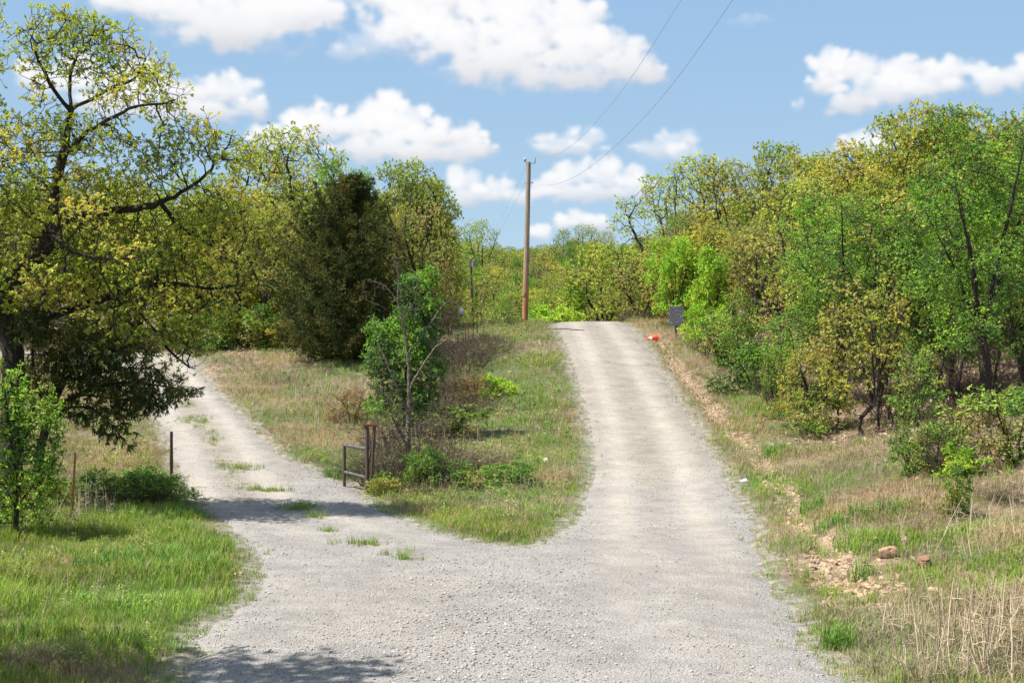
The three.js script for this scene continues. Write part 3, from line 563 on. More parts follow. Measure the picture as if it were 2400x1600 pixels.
// ------------------------------------------------------------------ the trees one by one
// a plant drawn from the photograph: stems and lobes given by direction and distance, set down at its own base
function drawn(name, X, d, { stems, lobes, deep = 1, ...spec }, label, category = 'tree', g) {
  const x0 = (X - CX) / LENS * d, y0 = groundH(x0, d) - 0.05, base = V(x0, y0, -d), S = LENS / d;
  const rel = ([px, py, dz = 0]) => at(px, py, d).add(V(0, 0, dz)).sub(base);
  const st = stems.map((l, k) => { const q = l.map((p, i) => (k === 0 && i === 0 ? V(0, -0.1, 0) : rel(p))); return q; });
  const lo = lobes.map(([px, py, rx, ry, dz = 0, rz]) => ({ c: rel([px, py, dz]), r: V(rx / S, ry / S, rz ?? ((rx + ry) / 2 / S) * deep) }));
  const o = plant(name, { ...spec, stems: st, lobes: lo });
  o.position.copy(base);
  tag(o, label, category, g);
  delete o.userData.tall;
  return add(o);
}
drawn('post_oak_tree', 22, 29.6, {
  stems: [
    [[22, 1000], [30, 880], [26, 790]],
    [[26, 790], [10, 700, 0.2], [0, 600, 0.4], [-30, 430, 0.3], [-60, 290, 0.2], [-30, 120, 0.2]],
    [[26, 790], [80, 735, -0.3], [130, 712, -0.5], [195, 690, -0.6], [240, 674, -0.7], [310, 655, -0.6], [390, 650, -0.4], [500, 662, -0.2], [545, 655, 0]],
    [[10, 700, 0.2], [62, 612, 0.1], [100, 570, 0], [126, 508, 0.1], [132, 440, 0.2], [150, 360, 0.2], [168, 255, 0.1], [158, 195, 0], [180, 120, 0.1]],
    [[126, 508, 0.1], [190, 490, -0.4], [235, 480, -0.6], [300, 470, -0.7], [350, 455, -0.8], [392, 440, -0.7], [450, 405, -0.5], [500, 355, -0.3]],
    [[350, 455, -0.8], [395, 515, -1], [440, 545, -1.1], [520, 585, -0.9]],
    [[168, 255, 0.1], [132, 205, 0.3], [108, 150, 0.5], [92, 95, 0.5]],
    [[168, 255, 0.1], [230, 205, -0.3], [300, 170, -0.4], [330, 130, -0.2]],
    [[240, 674, -0.7], [300, 720, -0.9], [350, 790, -0.9], [415, 845, -0.7]],
    [[150, 360, 0.2], [240, 300, 0.6], [330, 260, 0.8], [400, 250, 0.7]],
    [[126, 508, 0.1], [170, 560, 1.2], [260, 600, 1.6], [380, 600, 1.6]],
  ],
  lobes: [[165, 75, 110, 45], [90, 110, 60, 40, 0.4], [255, 100, 60, 45], [310, 150, 55, 40, -0.3], [200, 150, 90, 40, 0.3], [370, 215, 60, 45, 0.4], [290, 235, 60, 40, 0.8], [400, 275, 45, 40, 0.5], [110, 190, 40, 35, 0.5],
    [110, 320, 110, 55, 0.3], [240, 330, 90, 50, 0.4], [350, 350, 80, 45, -0.3], [450, 310, 60, 40, -0.3], [500, 340, 60, 40, -0.2], [548, 350, 30, 50, -0.2], [30, 400, 90, 70], [150, 430, 110, 60, -0.6], [270, 420, 90, 45, -0.6], [370, 400, 40, 25, 0.3],
    [70, 500, 100, 60, -0.8], [210, 540, 110, 60, -1], [340, 530, 90, 50, -0.9], [460, 500, 90, 55, -0.6], [530, 530, 60, 60, -0.3], [100, 600, 90, 50, -0.8], [250, 620, 120, 45, -0.6], [400, 600, 90, 55, -0.4], [510, 620, 60, 60, 0],
    [330, 700, 110, 40, 0.4], [440, 710, 80, 50, -0.2], [520, 700, 40, 40], [420, 790, 50, 50, -0.5], [400, 845, 35, 20, -0.6], [-70, 260, 90, 60, 0.2], [-25, 140, 40, 60, 0.2], [-15, 50, 26, 40, 0.2], [-90, 420, 100, 110, 0.2], [-80, 600, 110, 90, 0.2], [160, 680, 80, 40, 0.8], [60, 560, 80, 40, 1.4], [150, 640, 80, 36, 1.5], [30, 690, 70, 40, 1.4], [230, 500, 80, 36, 1.4], [110, 440, 80, 40, 1.3], [320, 600, 80, 36, 1.4], [60, 370, 70, 40, 1.1], [300, 770, 70, 35, 0.9], [-20, 480, 80, 50, 1.3], [360, 760, 60, 40, 0.6]],
  deep: 1.5, points: 12000, step: 0.18, kill: 0.18, jitter: 0.55, rise: 0.05, seed: 301, trunk: 0.26, sides: 1.3, bark: bark.oak, tip: 0.006, power: 2.5,
  leaf: { palette: PAL.oak, len: 0.075, wid: 0.52, tufts: 3, per: 7, twig: 0.21, thin: 0.016, chance: 0.44, gaps: 0.32 }, leafMat: leafKinds[4],
}, 'big gnarled oak at the left edge reaching over the left gravel lane');
console.log('oak', Date.now() - T0);
drawn('cedar_tree', 85, 29.3, {
  stems: [[[85, 1120], [90, 1060], [100, 1000], [114, 948], [140, 880], [150, 800]], [[114, 948], [180, 905], [250, 882], [330, 880], [425, 896]], [[114, 948], [200, 935], [255, 975], [292, 1020]], [[140, 880], [220, 830, 0.5], [300, 810, 0.6]], [[114, 948], [90, 860, 0.3], [90, 780, 0.4]], [[140, 880], [250, 850, -0.8], [350, 850, -0.8]], [[180, 905], [240, 920, -0.9], [330, 935, -0.8]]],
  lobes: [[250, 875, 80, 40], [340, 880, 70, 32], [410, 895, 50, 16], [300, 925, 70, 28, -0.4], [380, 915, 40, 20, -0.3], [230, 950, 60, 30], [270, 990, 40, 26], [292, 1020, 16, 14], [180, 850, 60, 45], [130, 790, 60, 50], [230, 800, 80, 40, 0.4], [310, 815, 60, 30, 0.5], [100, 860, 50, 60], [190, 760, 60, 30, 0.4], [150, 930, 40, 30], [90, 740, 40, 40, 0.5]],
  deep: 1.8, points: 3200, step: 0.14, kill: 0.17, jitter: 0.35, rise: -0.03, seed: 302, trunk: 0.1, bark: bark.cedar, tip: 0.005, leafMat: needles,
  leaf: { palette: PAL.cedar, len: 0.11, wid: 0.24, tufts: 3, per: 9, twig: 0.16, thin: 0.02, chance: 0.75, style: 'spray', droop: 0.35 },
}, 'dark low cedar under the big oak, its boughs drooping over the lane');
drawn('elm_sapling', 36, 25.4, {
  stems: [[[36, 1252], [37, 1160], [34, 1080]], [[34, 1080], [20, 980], [10, 900], [5, 850]], [[34, 1080], [60, 1000], [75, 940], [95, 895]], [[36, 1170], [80, 1110], [115, 1090]], [[36, 1160], [10, 1120], [-20, 1080]]],
  lobes: [[10, 880, 50, 40], [80, 940, 60, 50], [30, 970, 70, 50, -0.3], [100, 990, 50, 40], [-20, 960, 60, 80], [60, 1050, 75, 45, -0.2], [0, 1080, 70, 50], [90, 1110, 55, 45], [40, 1150, 70, 45], [-10, 1180, 60, 40], [110, 1050, 35, 25], [90, 1190, 40, 25]],
  deep: 1, points: 2400, step: 0.13, kill: 0.15, jitter: 0.3, rise: 0.05, seed: 303, trunk: 0.045, bark: bark.elm, tip: 0.004,
  leaf: { palette: [[0.14, 0.28, 0.03, 3], [0.25, 0.43, 0.03, 4], [0.34, 0.5, 0.04, 3]], len: 0.065, wid: 0.55, tufts: 3, per: 7, twig: 0.2, thin: 0.013, chance: 0.6, style: 'along' },
}, 'bright green leafy elm sapling at the left edge in front of the cedar');
const bigCedar = cedarSpec('cedar_tree', 41, { h: 8.2, wide: 3.5, n: 360, lean: 0.6 });
stand(bigCedar, 778, 61.5, { top: 395, fresh: true, label: 'tall dense dark cedar standing between the two lanes' });
// pale leafless tree beside the gate
drawn('dead_tree', 935, 36.5, {
  stems: [[[935, 1100], [937, 1020], [938, 960], [940, 900], [937, 820], [925, 740], [912, 690], [880, 655], [838, 640]], [[912, 690], [915, 630], [905, 590]], [[937, 820], [985, 745, -0.2], [1030, 690, -0.3], [1052, 705, -0.3]], [[940, 900], [965, 850, 0.2], [1000, 800, 0.3], [1045, 770, 0.4], [1075, 760, 0.4]], [[938, 960], [915, 890, 0.3], [890, 830, 0.4], [870, 790, 0.3]], [[925, 740], [880, 705, 0.2], [845, 690, 0.3]], [[937, 1020], [905, 960, 0.3], [885, 905, 0.4], [850, 880, 0.5]], [[925, 740], [955, 690, 0.3], [960, 630, 0.3]]],
  lobes: [[860, 660, 40, 30], [910, 610, 30, 30], [1030, 720, 40, 40], [1040, 790, 50, 40], [880, 820, 40, 50], [960, 680, 40, 50], [860, 890, 50, 40], [990, 860, 50, 50], [930, 960, 80, 60], [880, 1010, 60, 40], [1000, 960, 60, 40]],
  points: 1500, step: 0.13, kill: 0.16, jitter: 0.3, rise: 0.05, seed: 304, trunk: 0.075, bark: bark.dead, tip: 0.006, trunkName: 'trunk',
}, 'pale leafless dead tree beside the pipe gate');
drawn('hackberry_tree', 925, 43, {
  stems: [[[925, 1000], [930, 900], [935, 800], [950, 700]], [[930, 900], [890, 850], [870, 800]], [[935, 800], [975, 760], [985, 690]], [[930, 900], [970, 880], [1000, 850]]],
  lobes: [[955, 660, 40, 30], [985, 700, 28, 40], [940, 720, 35, 40], [975, 770, 40, 40], [880, 770, 40, 35], [870, 830, 35, 40], [930, 810, 50, 40], [985, 840, 38, 40], [900, 880, 50, 35], [960, 900, 45, 30], [880, 930, 40, 30], [950, 960, 45, 35], [985, 640, 20, 30]],
  deep: 1.1, points: 2300, step: 0.15, kill: 0.15, jitter: 0.3, rise: 0.05, seed: 305, trunk: 0.06, bark: bark.elm, tip: 0.005,
  leaf: { palette: [[0.08, 0.17, 0.03, 3], [0.13, 0.28, 0.03, 4], [0.22, 0.42, 0.03, 3]], len: 0.085, wid: 0.55, tufts: 4, per: 7, twig: 0.22, thin: 0.014, chance: 0.6, style: 'along' },
}, 'bushy bright green tree behind the pale dead tree');

const farL = 'oaks in the wood behind the left lane', farC = 'oaks in the wood beyond the crest', farR = 'oaks in the wood on the right bank';
// tall ones that can be told apart: [kind, place, distance, top, width factor, turn, label]
const told = [
  [oaks.pale[0], 690, 73, 285, 1.05, 0.3, 'tall pale yellow-green oak rising left of the dark cedar'],
  [oaks.oak[1], 600, 77, 335, 0.95, 1.3, 'yellow-green oak just left of the tall pale oak'],
  [oaks.oak[2], 940, 70, 362, 0.95, 2.2, 'green-topped oak behind the dark cedar on its right'],
  [oaks.oak[0], 985, 71, 405, 0.68, 0.9, 'rounded oak at the right end of the left wood'],
  [oaks.brown[0], 965, 63, 445, 0.72, 0.2, 'brownish thin-leaved oak right of the dark cedar'],
  [elms[1], 800, 69, 366, 0.75, 0.5, 'fresh green elm top showing behind the dark cedar'],
  [oaks.oak[0], 540, 70, 420, 1, 2.6, 'yellow oak overhanging the far end of the left lane'],
  [oaks.gold[0], 610, 67.5, 470, 1.05, 4.1, 'golden oak at the bank left of the dark cedar'],
  [oaks.oak[1], 440, 75, 400, 1, 3.3, 'oak behind the bend of the left lane'],
  [oaks.pale[1], 1610, 90, 350, 1.05, 1, 'pale open oak at the left end of the right wood'],
  [oaks.pale[0], 1520, 96, 402, 1.1, 2, 'pale grey-green oak left of the open oak on the skyline'],
  [oaks.oak[2], 1680, 84, 362, 0.9, 3, 'green-topped oak on the skyline above the lime saplings'],
  [oaks.oak[1], 1800, 78, 326, 0.95, 0.6, 'tall oak with ragged twin tops on the right skyline'],
  [oaks.gold[1], 1880, 75, 352, 1, 5, 'golden oak right of the twin-topped oak'],
  [oaks.gold[0], 1975, 70, 326, 1.1, 2.2, 'broad golden oak behind the middle elm'],
  [oaks.oak[0], 2120, 56, 236, 0.85, 4.4, 'high yellow-green oak top behind the big elm'],
  [oaks.oak[2], 2215, 54, 240, 0.85, 2.4, 'high oak crown over the top of the big elm'],
  [oaks.gold[1], 2330, 52, 262, 0.9, 0.4, 'yellow oak at the right edge behind the big elm'],
  [lowOaks[0], 1400, 83, 552, 1.2, 4, 'low broad yellow-green oak where the road drops out of sight'],
  [lowOaks[2], 1470, 80, 590, 1.1, 1, 'brownish oak left of the lime saplings'],
  [oaks.pale[0], 1345, 176, 514, 0.95, 1.2, 'open-crowned oak standing out on the far skyline above the road'],
  [oaks.pale[1], 1395, 178, 528, 0.9, 2.9, 'smaller open oak on the far skyline right of the first'],
  [oaks.pale[1], 1292, 172, 524, 0.8, 4.5, 'slim open oak on the far skyline left of the first'],
  [oaks.pale[0], 1105, 156, 502, 0.8, 5.5, 'open oak on the far skyline left of the utility pole'],
  [oaks.brown[0], 1740, 66, 520, 1.1, 3.5, 'brownish twiggy oak right of the lime saplings'],
  [oaks.brown[1], 1860, 60, 560, 1, 0.2, 'brownish oak between the lime saplings and the middle elm'],
  [oaks.brown[0], 2130, 46, 560, 0.95, 5.2, 'thin brownish oak in the gap between the elms'],
];
told.forEach(([p, X, d, top, wide, turn, label], k) => stand(p, X, d, { top, wide, turn, label, shade: k % 5 }));
stand(plant('elm_tree', elmSpec(51, { palette: [...PAL.deep, ...PAL.elm], h: 10.5, wide: 2.9, bare: 2.6, points: 4200, trunk: 0.2, tufts: 4 })), 2262, 37.5, { top: 240, fresh: true, wide: 1.1, turn: 0.7, label: 'big dark green elm filling the right edge' });
stand(plant('elm_tree', elmSpec(52, { palette: [...PAL.elm, [0.16, 0.34, 0.03, 4]], h: 8.6, wide: 2.9, bare: 2.6, points: 3400, tufts: 3 })), 1940, 44.5, { top: 446, fresh: true, wide: 1.12, turn: 2, label: 'broad fresh green elm in the middle of the right wood' });
[[elms[0], 2185, 45, 400, 0.85, 'upright green elm left behind the big elm'], [elms[1], 2352, 44, 330, 0.9, 'green elm at the right edge behind the big elm']].forEach(([p, X, d, top, wide, label], k) => stand(p, X, d, { top, wide, turn: k * 2, label }));
stand(elms[0], 2120, 43, { top: 470, wide: 0.8, turn: 1, label: 'slender green elm between the two larger elms' });
{ const q = oakSpec(53, { palette: PAL.gold, h: 5.2, wide: 1.6, bare: 1.0, points: 1700, len: 0.09, tufts: 3, gaps: 0.25 }); q.trunk = 0.07; stand(plant('oak_tree', q), 1985, 38.3, { top: 612, fresh: true, wide: 1, turn: 0.4, label: 'golden young oak in front of the middle elm' }); }
[[0, 2020, 38.9, 660, 'slender golden oak right beside the golden young oak'], [1, 1925, 40.5, 690, 'slender brownish oak left of the golden young oak'], [2, 2075, 40, 600, 'slender yellow-green oak right of the golden young oak'], [3, 2160, 39.5, 560, 'slender green tree left of the big elm trunk'], [1, 2200, 41, 520, 'slender brownish oak behind the slender green tree'], [0, 2340, 40, 480, 'slender golden oak at the right edge behind the big elm'], [3, 2045, 43, 520, 'slender green tree behind the golden young oak'], [1, 2285, 43.5, 500, 'slender brownish oak right behind the big elm trunk'], [2, 1840, 46, 640, 'slender yellow-green oak left of the golden young oak'], [0, 1800, 51, 600, 'slender golden oak behind the lone sapling']].forEach(([k, X, d, top, label], i) => stand(slim[k], X, d, { top, wide: 1, turn: i * 1.9, label, shade: i % 5 }));
stand(lowOaks[1], 1870, 40.5, { top: 780, wide: 0.95, turn: 3, label: 'small golden oak at the foot of the middle elm' });
stand(limes[0], 1553, 69, { top: 540, wide: 0.85, turn: 0, label: 'lime green sapling just behind the dark sign' });
stand(limes[1], 1640, 67, { top: 560, wide: 0.85, turn: 1.4, label: 'lime green sapling right of the dark sign' });
stand(limes[1], 1600, 62, { top: 690, wide: 0.9, turn: 3.1, label: 'small lime sapling low in front of the dark sign' });
stand(saplings[0], 1695, 53, { top: 660, wide: 0.75, turn: 2.2, label: 'green sapling with a bent trunk on the right bank' });
stand(saplings[1], 1775, 45, { top: 800, wide: 0.75, turn: 4, label: 'small lone green sapling beside the right ditch' });
stand(limes[1], 1320, 84, { top: 645, wide: 0.7, turn: 5, label: 'narrow bright green sapling just over the crest' });
stand(saplings[0], 2110, 34, { top: 785, wide: 0.85, turn: 3.4, label: 'little green elm with a flat crown in front of the right wood' });
stand(bushes.lime[0], 1275, 79, { tall: 1.9, wide: 1.2, label: 'bright green shrub just over the crest by the road', category: 'shrub' });
stand(bushes.lime[1], 1225, 80, { tall: 1.7, wide: 1.4, turn: 2, label: 'bright green shrub behind the utility pole foot', category: 'shrub' });
// shrubs told apart: [proto, X, d, height, width factor, label]
[[bushes.elm[0], 2150, 28.6, 1.25, 1.1, 'leafy green shrub below the right wood, left of the bare twigs'],
 [bushes.elm[1], 2090, 29.4, 1.15, 1.1, 'yellow-green shrub at the near corner of the right wood'],
 [bushes.elm[0], 2335, 28.5, 1.7, 1.25, 'large bright green shrub at the right edge'],
 [bushes.lime[1], 2215, 27.6, 0.75, 1.2, 'low yellow-green shrub between the two larger right shrubs'],
 [bushes.elm[1], 1880, 40, 1.4, 1.6, 'spreading green shrub under the golden young oak'],
 [bushes.oak[0], 1790, 43.6, 0.7, 1.4, 'low yellowish shrub at the foot of the lone sapling'],
 [bushes.elm[1], 2195, 24.2, 1.05, 0.75, 'small upright green shrub alone in the dry grass at right'],
 [bushes.elm[0], 1660, 56, 2.2, 1.2, 'green shrub left of the bent sapling on the bank'],
 [bushes.deep[0], 1740, 50, 2, 1.2, 'dark green shrub behind the lone sapling'],
 [bushes.lime[1], 1625, 60, 1.7, 1.2, 'lime shrub on the bank right of the sign'],
 [bushes.deep[0], 985, 34.8, 1.05, 0.9, 'dark green shrub right of the dead tree foot'],
 [bushes.oak[0], 880, 33.6, 0.6, 1.6, 'low yellow-green shrub right of the pipe gate'],
 [bushes.elm[1], 1075, 34.2, 0.75, 1.6, 'low green shrub right of the dead tree'],
 [bushes.deep[0], 1180, 34.6, 0.65, 1.9, 'low spreading shrub in the middle of the grassy island'],
 [bushes.elm[0], 1045, 43, 1.05, 1.5, 'green shrub below the grey twig heap'],
 [bushes.lime[1], 1140, 51, 0.9, 1.6, 'yellow-green shrub right of the orange shrub'],
 [bushes.orange[0], 808, 46, 1.3, 1.5, 'orange shrub in the dry grass left of the dead tree'],
 [bushes.orange[0], 1092, 50, 1.2, 1.3, 'orange shrub right of the grey twig heap'],
 [bushes.deep[0], 345, 31.5, 0.8, 2, 'dark shrub in the shade at the left fence post'],
 [bushes.deep[0], 240, 31, 0.75, 1.8, 'dark shrub in the shade between the left fence posts'],
 [bushes.oak[0], 100, 29, 0.8, 1.6, 'dull green shrub behind the left elm sapling'],
].forEach(([p, X, d, tall, wide, label], k) => stand(p, X, d, { tall, wide, turn: k * 1.7, label, category: 'shrub' }));
// green understory along the wood edges
[[bushes.elm[0], 430, 68.5, 1.9, 'leafy shrub under the oaks where the left lane bends'], [bushes.elm[1], 470, 66.5, 1.9, 'leafy shrub at the right edge of the lane bend'], [bushes.oak[0], 520, 67.3, 2.4, 'tall yellowish shrub under the yellow oak by the lane'], [bushes.elm[0], 560, 67, 2, 'green shrub midway between the lane and the dark cedar'], [bushes.elm[1], 605, 66, 2.2, 'green shrub under the golden oak left of the dark cedar'], [bushes.oak[0], 645, 66, 1.7, 'yellowish shrub touching the left side of the dark cedar']].forEach(([p, X, d, tall, label], k) => stand(p, X, d, { tall, wide: 1.4, turn: k, label, category: 'shrub' }));

// leafless thickets
function thicket(seed, { h, wide, stems, bend = 0.5, thick = 0.008 }) {
  const R = rng(seed), w = new Wood(), o = new THREE.Group(); o.name = 'thicket';
  for (let k = 0; k < stems; k++) {
    const a = R() * 6.283, r = wide * Math.sqrt(R()) * 0.7, p = V(Math.cos(a) * r, -0.05, Math.sin(a) * r), dir = V(Math.cos(a) * bend * (R() + 0.1), 1, Math.sin(a) * bend * (R() + 0.1)).add(sphere(R).multiplyScalar(0.3)).normalize(), l = h * (0.45 + 0.65 * R()), pts = [p.clone()], rr = [thick];
    for (let q = 1; q <= 6; q++) { dir.add(sphere(R).multiplyScalar(0.22)); dir.y -= 0.07 * q * bend; dir.normalize(); p.addScaledVector(dir, l / 6); if (p.y < 0.02) p.y = 0.02; pts.push(p.clone()); rr.push(thick * (1 - q / 7)); }
    w.tube(pts, rr, 3);
    for (let t = 0; t < 5; t++) { const q = 2 + Math.floor(R() * 4), e = sphere(R); e.y = Math.abs(e.y) * 0.8; const b = pts[q].clone(), m = l * 0.22 * (0.5 + R()); w.tube([b, b.clone().addScaledVector(e, m * 0.5), b.clone().addScaledVector(e, m).add(V(0, -0.03, 0))], [thick * 0.6, thick * 0.45, thick * 0.25], 3); }
  }
  part(o, 'twigs', w.build(), bark.grey); o.userData.tall = h;
  return o;
}
const thickets = [thicket(61, { h: 1.5, wide: 1.1, stems: 170 }), thicket(62, { h: 1.2, wide: 1.2, stems: 230, bend: 1.1 }), thicket(63, { h: 2.4, wide: 1, stems: 80, bend: 0.3, thick: 0.011 })];
[[1, 1045, 48.5, 1.5, 1.2, 'grey heap of bare twigs beside the orange shrub'], [0, 915, 35.2, 1.4, 1.3, 'bare brown thicket round the dead tree foot'], [0, 990, 36, 1.3, 1.3, 'bare brown thicket right of the dead tree foot'], [1, 960, 33.8, 0.6, 1.3, 'low mat of dry twigs in front of the dead tree'], [1, 1075, 60, 1.3, 1.5, 'grey thicket along the fence below the utility pole'], [0, 1045, 57, 1.8, 1.3, 'tall grey thicket at the corner of the left wood'], [2, 2190, 27.9, 1.6, 0.9, 'tall bare twigs between the right shrubs'], [1, 2340, 24.8, 0.5, 1.1, 'low grey twig heap at the right edge'], [2, 1015, 66, 3, 1, 'tall bare thicket at the right end of the left wood'], [0, 300, 30.4, 0.8, 1.6, 'dry twigs in the shade between the left fence posts'], [0, 1480, 76, 1.2, 2, 'bare thicket on the bank left of the sign'],
 [1, 1035, 35.5, 0.8, 1.4, 'brown tangle between the dark shrub and the island shrubs'], [0, 1120, 36.5, 0.8, 1.5, 'thin brown thicket behind the low island shrubs'], [0, 930, 40.5, 1.7, 1.2, 'tall brown tangle between the dead tree and the bright green tree'], [1, 880, 37, 1, 1.3, 'brown tangle left of the dead tree'], [1, 1085, 53, 1.1, 1.2, 'grey tangle above the orange shrub'], [2, 1000, 50, 2.2, 1, 'tall bare stems behind the grey twig heap'], [2, 2060, 40, 2.2, 1.2, 'bare stems under the golden young oak'], [2, 2230, 41, 2.5, 1.4, 'bare stems in front of the big elm trunk'], [0, 1840, 47, 1.5, 1.6, 'brown thicket behind the lone sapling'], [0, 1690, 58, 1.6, 1.6, 'brown thicket on the bank above the ditch'],
].forEach(([k, X, d, tall, wide, label]) => stand(thickets[k], X, d, { tall, wide, turn: X, label, category: 'thicket' }));

// the woods behind
const skyline = [[-300, 300], [350, 380], [550, 430], [620, 345], [690, 300], [840, 345], [880, 385], [960, 375], [1040, 430], [1062, 520], [1110, 530], [1200, 548], [1290, 530], [1340, 522], [1425, 540], [1440, 490], [1470, 450], [1550, 400], [1640, 360], [1720, 400], [1745, 350], [1850, 340], [1900, 378], [1970, 340], [2060, 330], [2080, 262], [2200, 250], [2352, 268], [2700, 268]];
const skyAt = (X) => { for (let i = 0; i + 1 < skyline.length; i++) if (X <= skyline[i + 1][0]) return lerp(skyline[i][1], skyline[i + 1][1], clamp((X - skyline[i][0]) / (skyline[i + 1][0] - skyline[i][0]), 0, 1)); return 300; };
{
  const R = rng(2024), placed = told.map(([, X, d]) => [(X - CX) / LENS * d, d]);
  const rightEdge = (d) => (d < 44 ? 11 : d < 60 ? 10.4 : d < 70 ? 9.6 : lerp(9.6, 6.5, clamp((d - 70) / 10, 0, 1)));
  function wood(n, tries, [x0, x1, d0, d1], gap, ok, pick, label, g, drop) {
    let made = 0;
    for (let t = 0; t < tries && made < n; t++) {
      const d = lerp(d0, d1, R()), X = lerp(x0, x1, R()), x = (X - CX) / LENS * d;
      if (roadDist(x, d) < 1.6 || !ok(x, d, X)) continue;
      if (placed.some(([px, pd]) => Math.hypot(px - x, pd - d) < gap)) continue;
      const lim = Math.max(skyAt(X - 40), skyAt(X), skyAt(X + 40), g === farC ? lerp(705, 520, clamp((d - 86) / 85, 0, 1)) : 0) + 12 + R() * drop, y = groundH(x, d), most = EYE - (lim - CY) / LENS * d - y;
      let h = Math.min(most, g === farC ? 6 + 2.5 * R() : 7.2 + 3.4 * R());
      if (Math.abs(X - 1084) < 12 + 1.9 / d * LENS && d < 141) h = Math.min(h, EYE + (784 - 728) / LENS * d - y) * (d > 100 ? 1 : 0.6);
      if (X > 1170 && X < 1245 && d < 72) continue;
      if (h < 2.2) continue;
      placed.push([x, d]); made++;
      const p = pick(R, X, d);
      stand(p, X, d, { tall: h, shade: g === farC ? [2, 3, 2, 0, 2][Math.floor(R() * 5)] : Math.floor(R() * 5), wide: h < 5 ? 1.25 : 0.92 + 0.25 * R(), turn: R() * 6.28, label: label(p, X, d, h), group: g });
    }
    return made;
  }
  const any = (R) => { const q = R(); return q < 0.38 ? oaks.oak[Math.floor(R() * 3)] : q < 0.55 ? oaks.gold[Math.floor(R() * 2)] : q < 0.76 ? oaks.brown[Math.floor(R() * 2)] : q < 0.9 ? oaks.pale[Math.floor(R() * 2)] : elms[Math.floor(R() * 2)]; };
  const kindOf = (p) => (slim.includes(p) ? ['slender golden oak', 'slender brownish oak', 'slender yellow-green oak', 'slender green tree'][slim.indexOf(p)] : elms.includes(p) ? 'green elm' : lowOaks.includes(p) ? ['low yellow-green oak', 'low golden oak', 'low brownish oak'][lowOaks.indexOf(p)] : oaks.gold.includes(p) ? 'golden oak' : oaks.brown.includes(p) ? 'brownish oak' : oaks.pale.includes(p) ? 'pale open oak' : 'yellow-green oak');
  const sayL = (p, X, d, h) => `${kindOf(p)} ${d < 82 ? 'at the front' : d < 96 ? 'midway back' : 'far back'} in the left wood, ${X < 300 ? 'behind the big oak' : X < 650 ? 'behind the lane bend' : 'behind the dark cedar'}`;
  const sayC = (p, X, d, h) => `${kindOf(p)} ${d < 108 ? 'down in the dip' : d < 142 ? 'low on the slope' : 'high on the slope'} beyond the crest, ${X < 1205 ? 'left of the pole' : X < 1340 ? 'right of the pole' : 'above the road'}`;
  const sayR = (p, X, d, h) => `${kindOf(p)} ${d < 58 ? 'at the front' : d < 85 ? 'midway back' : 'far back'} in the right wood, ${X < 1700 ? 'behind the lime saplings' : X < 2050 ? 'behind the middle elm' : 'behind the big elm'}`;
  const counts = [
    wood(80, 4000, [-250, 1000, 70, 112], 2.6, (x, d, X) => d > 71 || X > 700, (R, X, d) => (d < 84 && R() < 0.6 ? lowOaks[Math.floor(R() * 3)] : any(R)), sayL, farL, 110),
    wood(125, 9000, [1030, 1500, 82, 185], 2.5, (x, d) => x < 13 || d > 100, (R) => { const q = R(); return q < 0.3 ? lowOaks[Math.floor(R() * 3)] : q < 0.56 ? elms[Math.floor(R() * 2)] : any(R); }, sayC, farC, 26),
    wood(98, 9000, [1440, 2560, 43, 115], 2.6, (x, d) => x > rightEdge(d), (R, X, d) => (d < 62 ? (R() < 0.75 ? slim[Math.floor(R() * 4)] : any(R)) : R() < 0.25 ? lowOaks[Math.floor(R() * 3)] : any(R)), sayR, farR, 120),
  ];
  console.log('woods', counts.join(' '));
}
// an oak standing left of the frame: its shade falls into the bottom left corner and one low bough comes into view
drawn('post_oak_tree', -930, 14.05, {
  stems: [[[-1000, 1650], [-990, 1100], [-980, 700]], [[-980, 700], [-800, 500], [-600, 300]], [[-980, 700], [-1200, 400], [-1300, 100]], [[-980, 700], [-950, 300], [-900, -100]], [[-990, 1000], [-500, 1150, 1.2], [-200, 1260, 2.6], [-30, 1300, 3], [60, 1310, 3.1]]],
  lobes: [[-700, 350, 300, 200], [-1000, 100, 350, 250], [-1300, 300, 300, 250], [-900, -250, 300, 200], [-600, 50, 280, 200], [-1200, -100, 300, 200], [-950, 400, 300, 200, 1], [-500, 400, 200, 150], [-700, 250, 300, 200, -1.2], [-1000, 250, 300, 200, -1.3], [-600, -480, 260, 180], [-820, -620, 300, 200], [-420, -250, 200, 160], [20, 1308, 50, 22, 3.1], [90, 1300, 40, 20, 3.1]],
  deep: 1.0, points: 2600, step: 0.2, kill: 0.28, jitter: 0.45, rise: 0.03, seed: 306, trunk: 0.2, bark: bark.oak, tip: 0.005,
  leaf: { palette: PAL.oak, len: 0.12, wid: 0.55, tufts: 3, per: 7, twig: 0.26, thin: 0.017, chance: 0.45 },
}, 'oak beyond the left edge with one low leafy bough showing');
console.log('trees', Date.now() - T0);

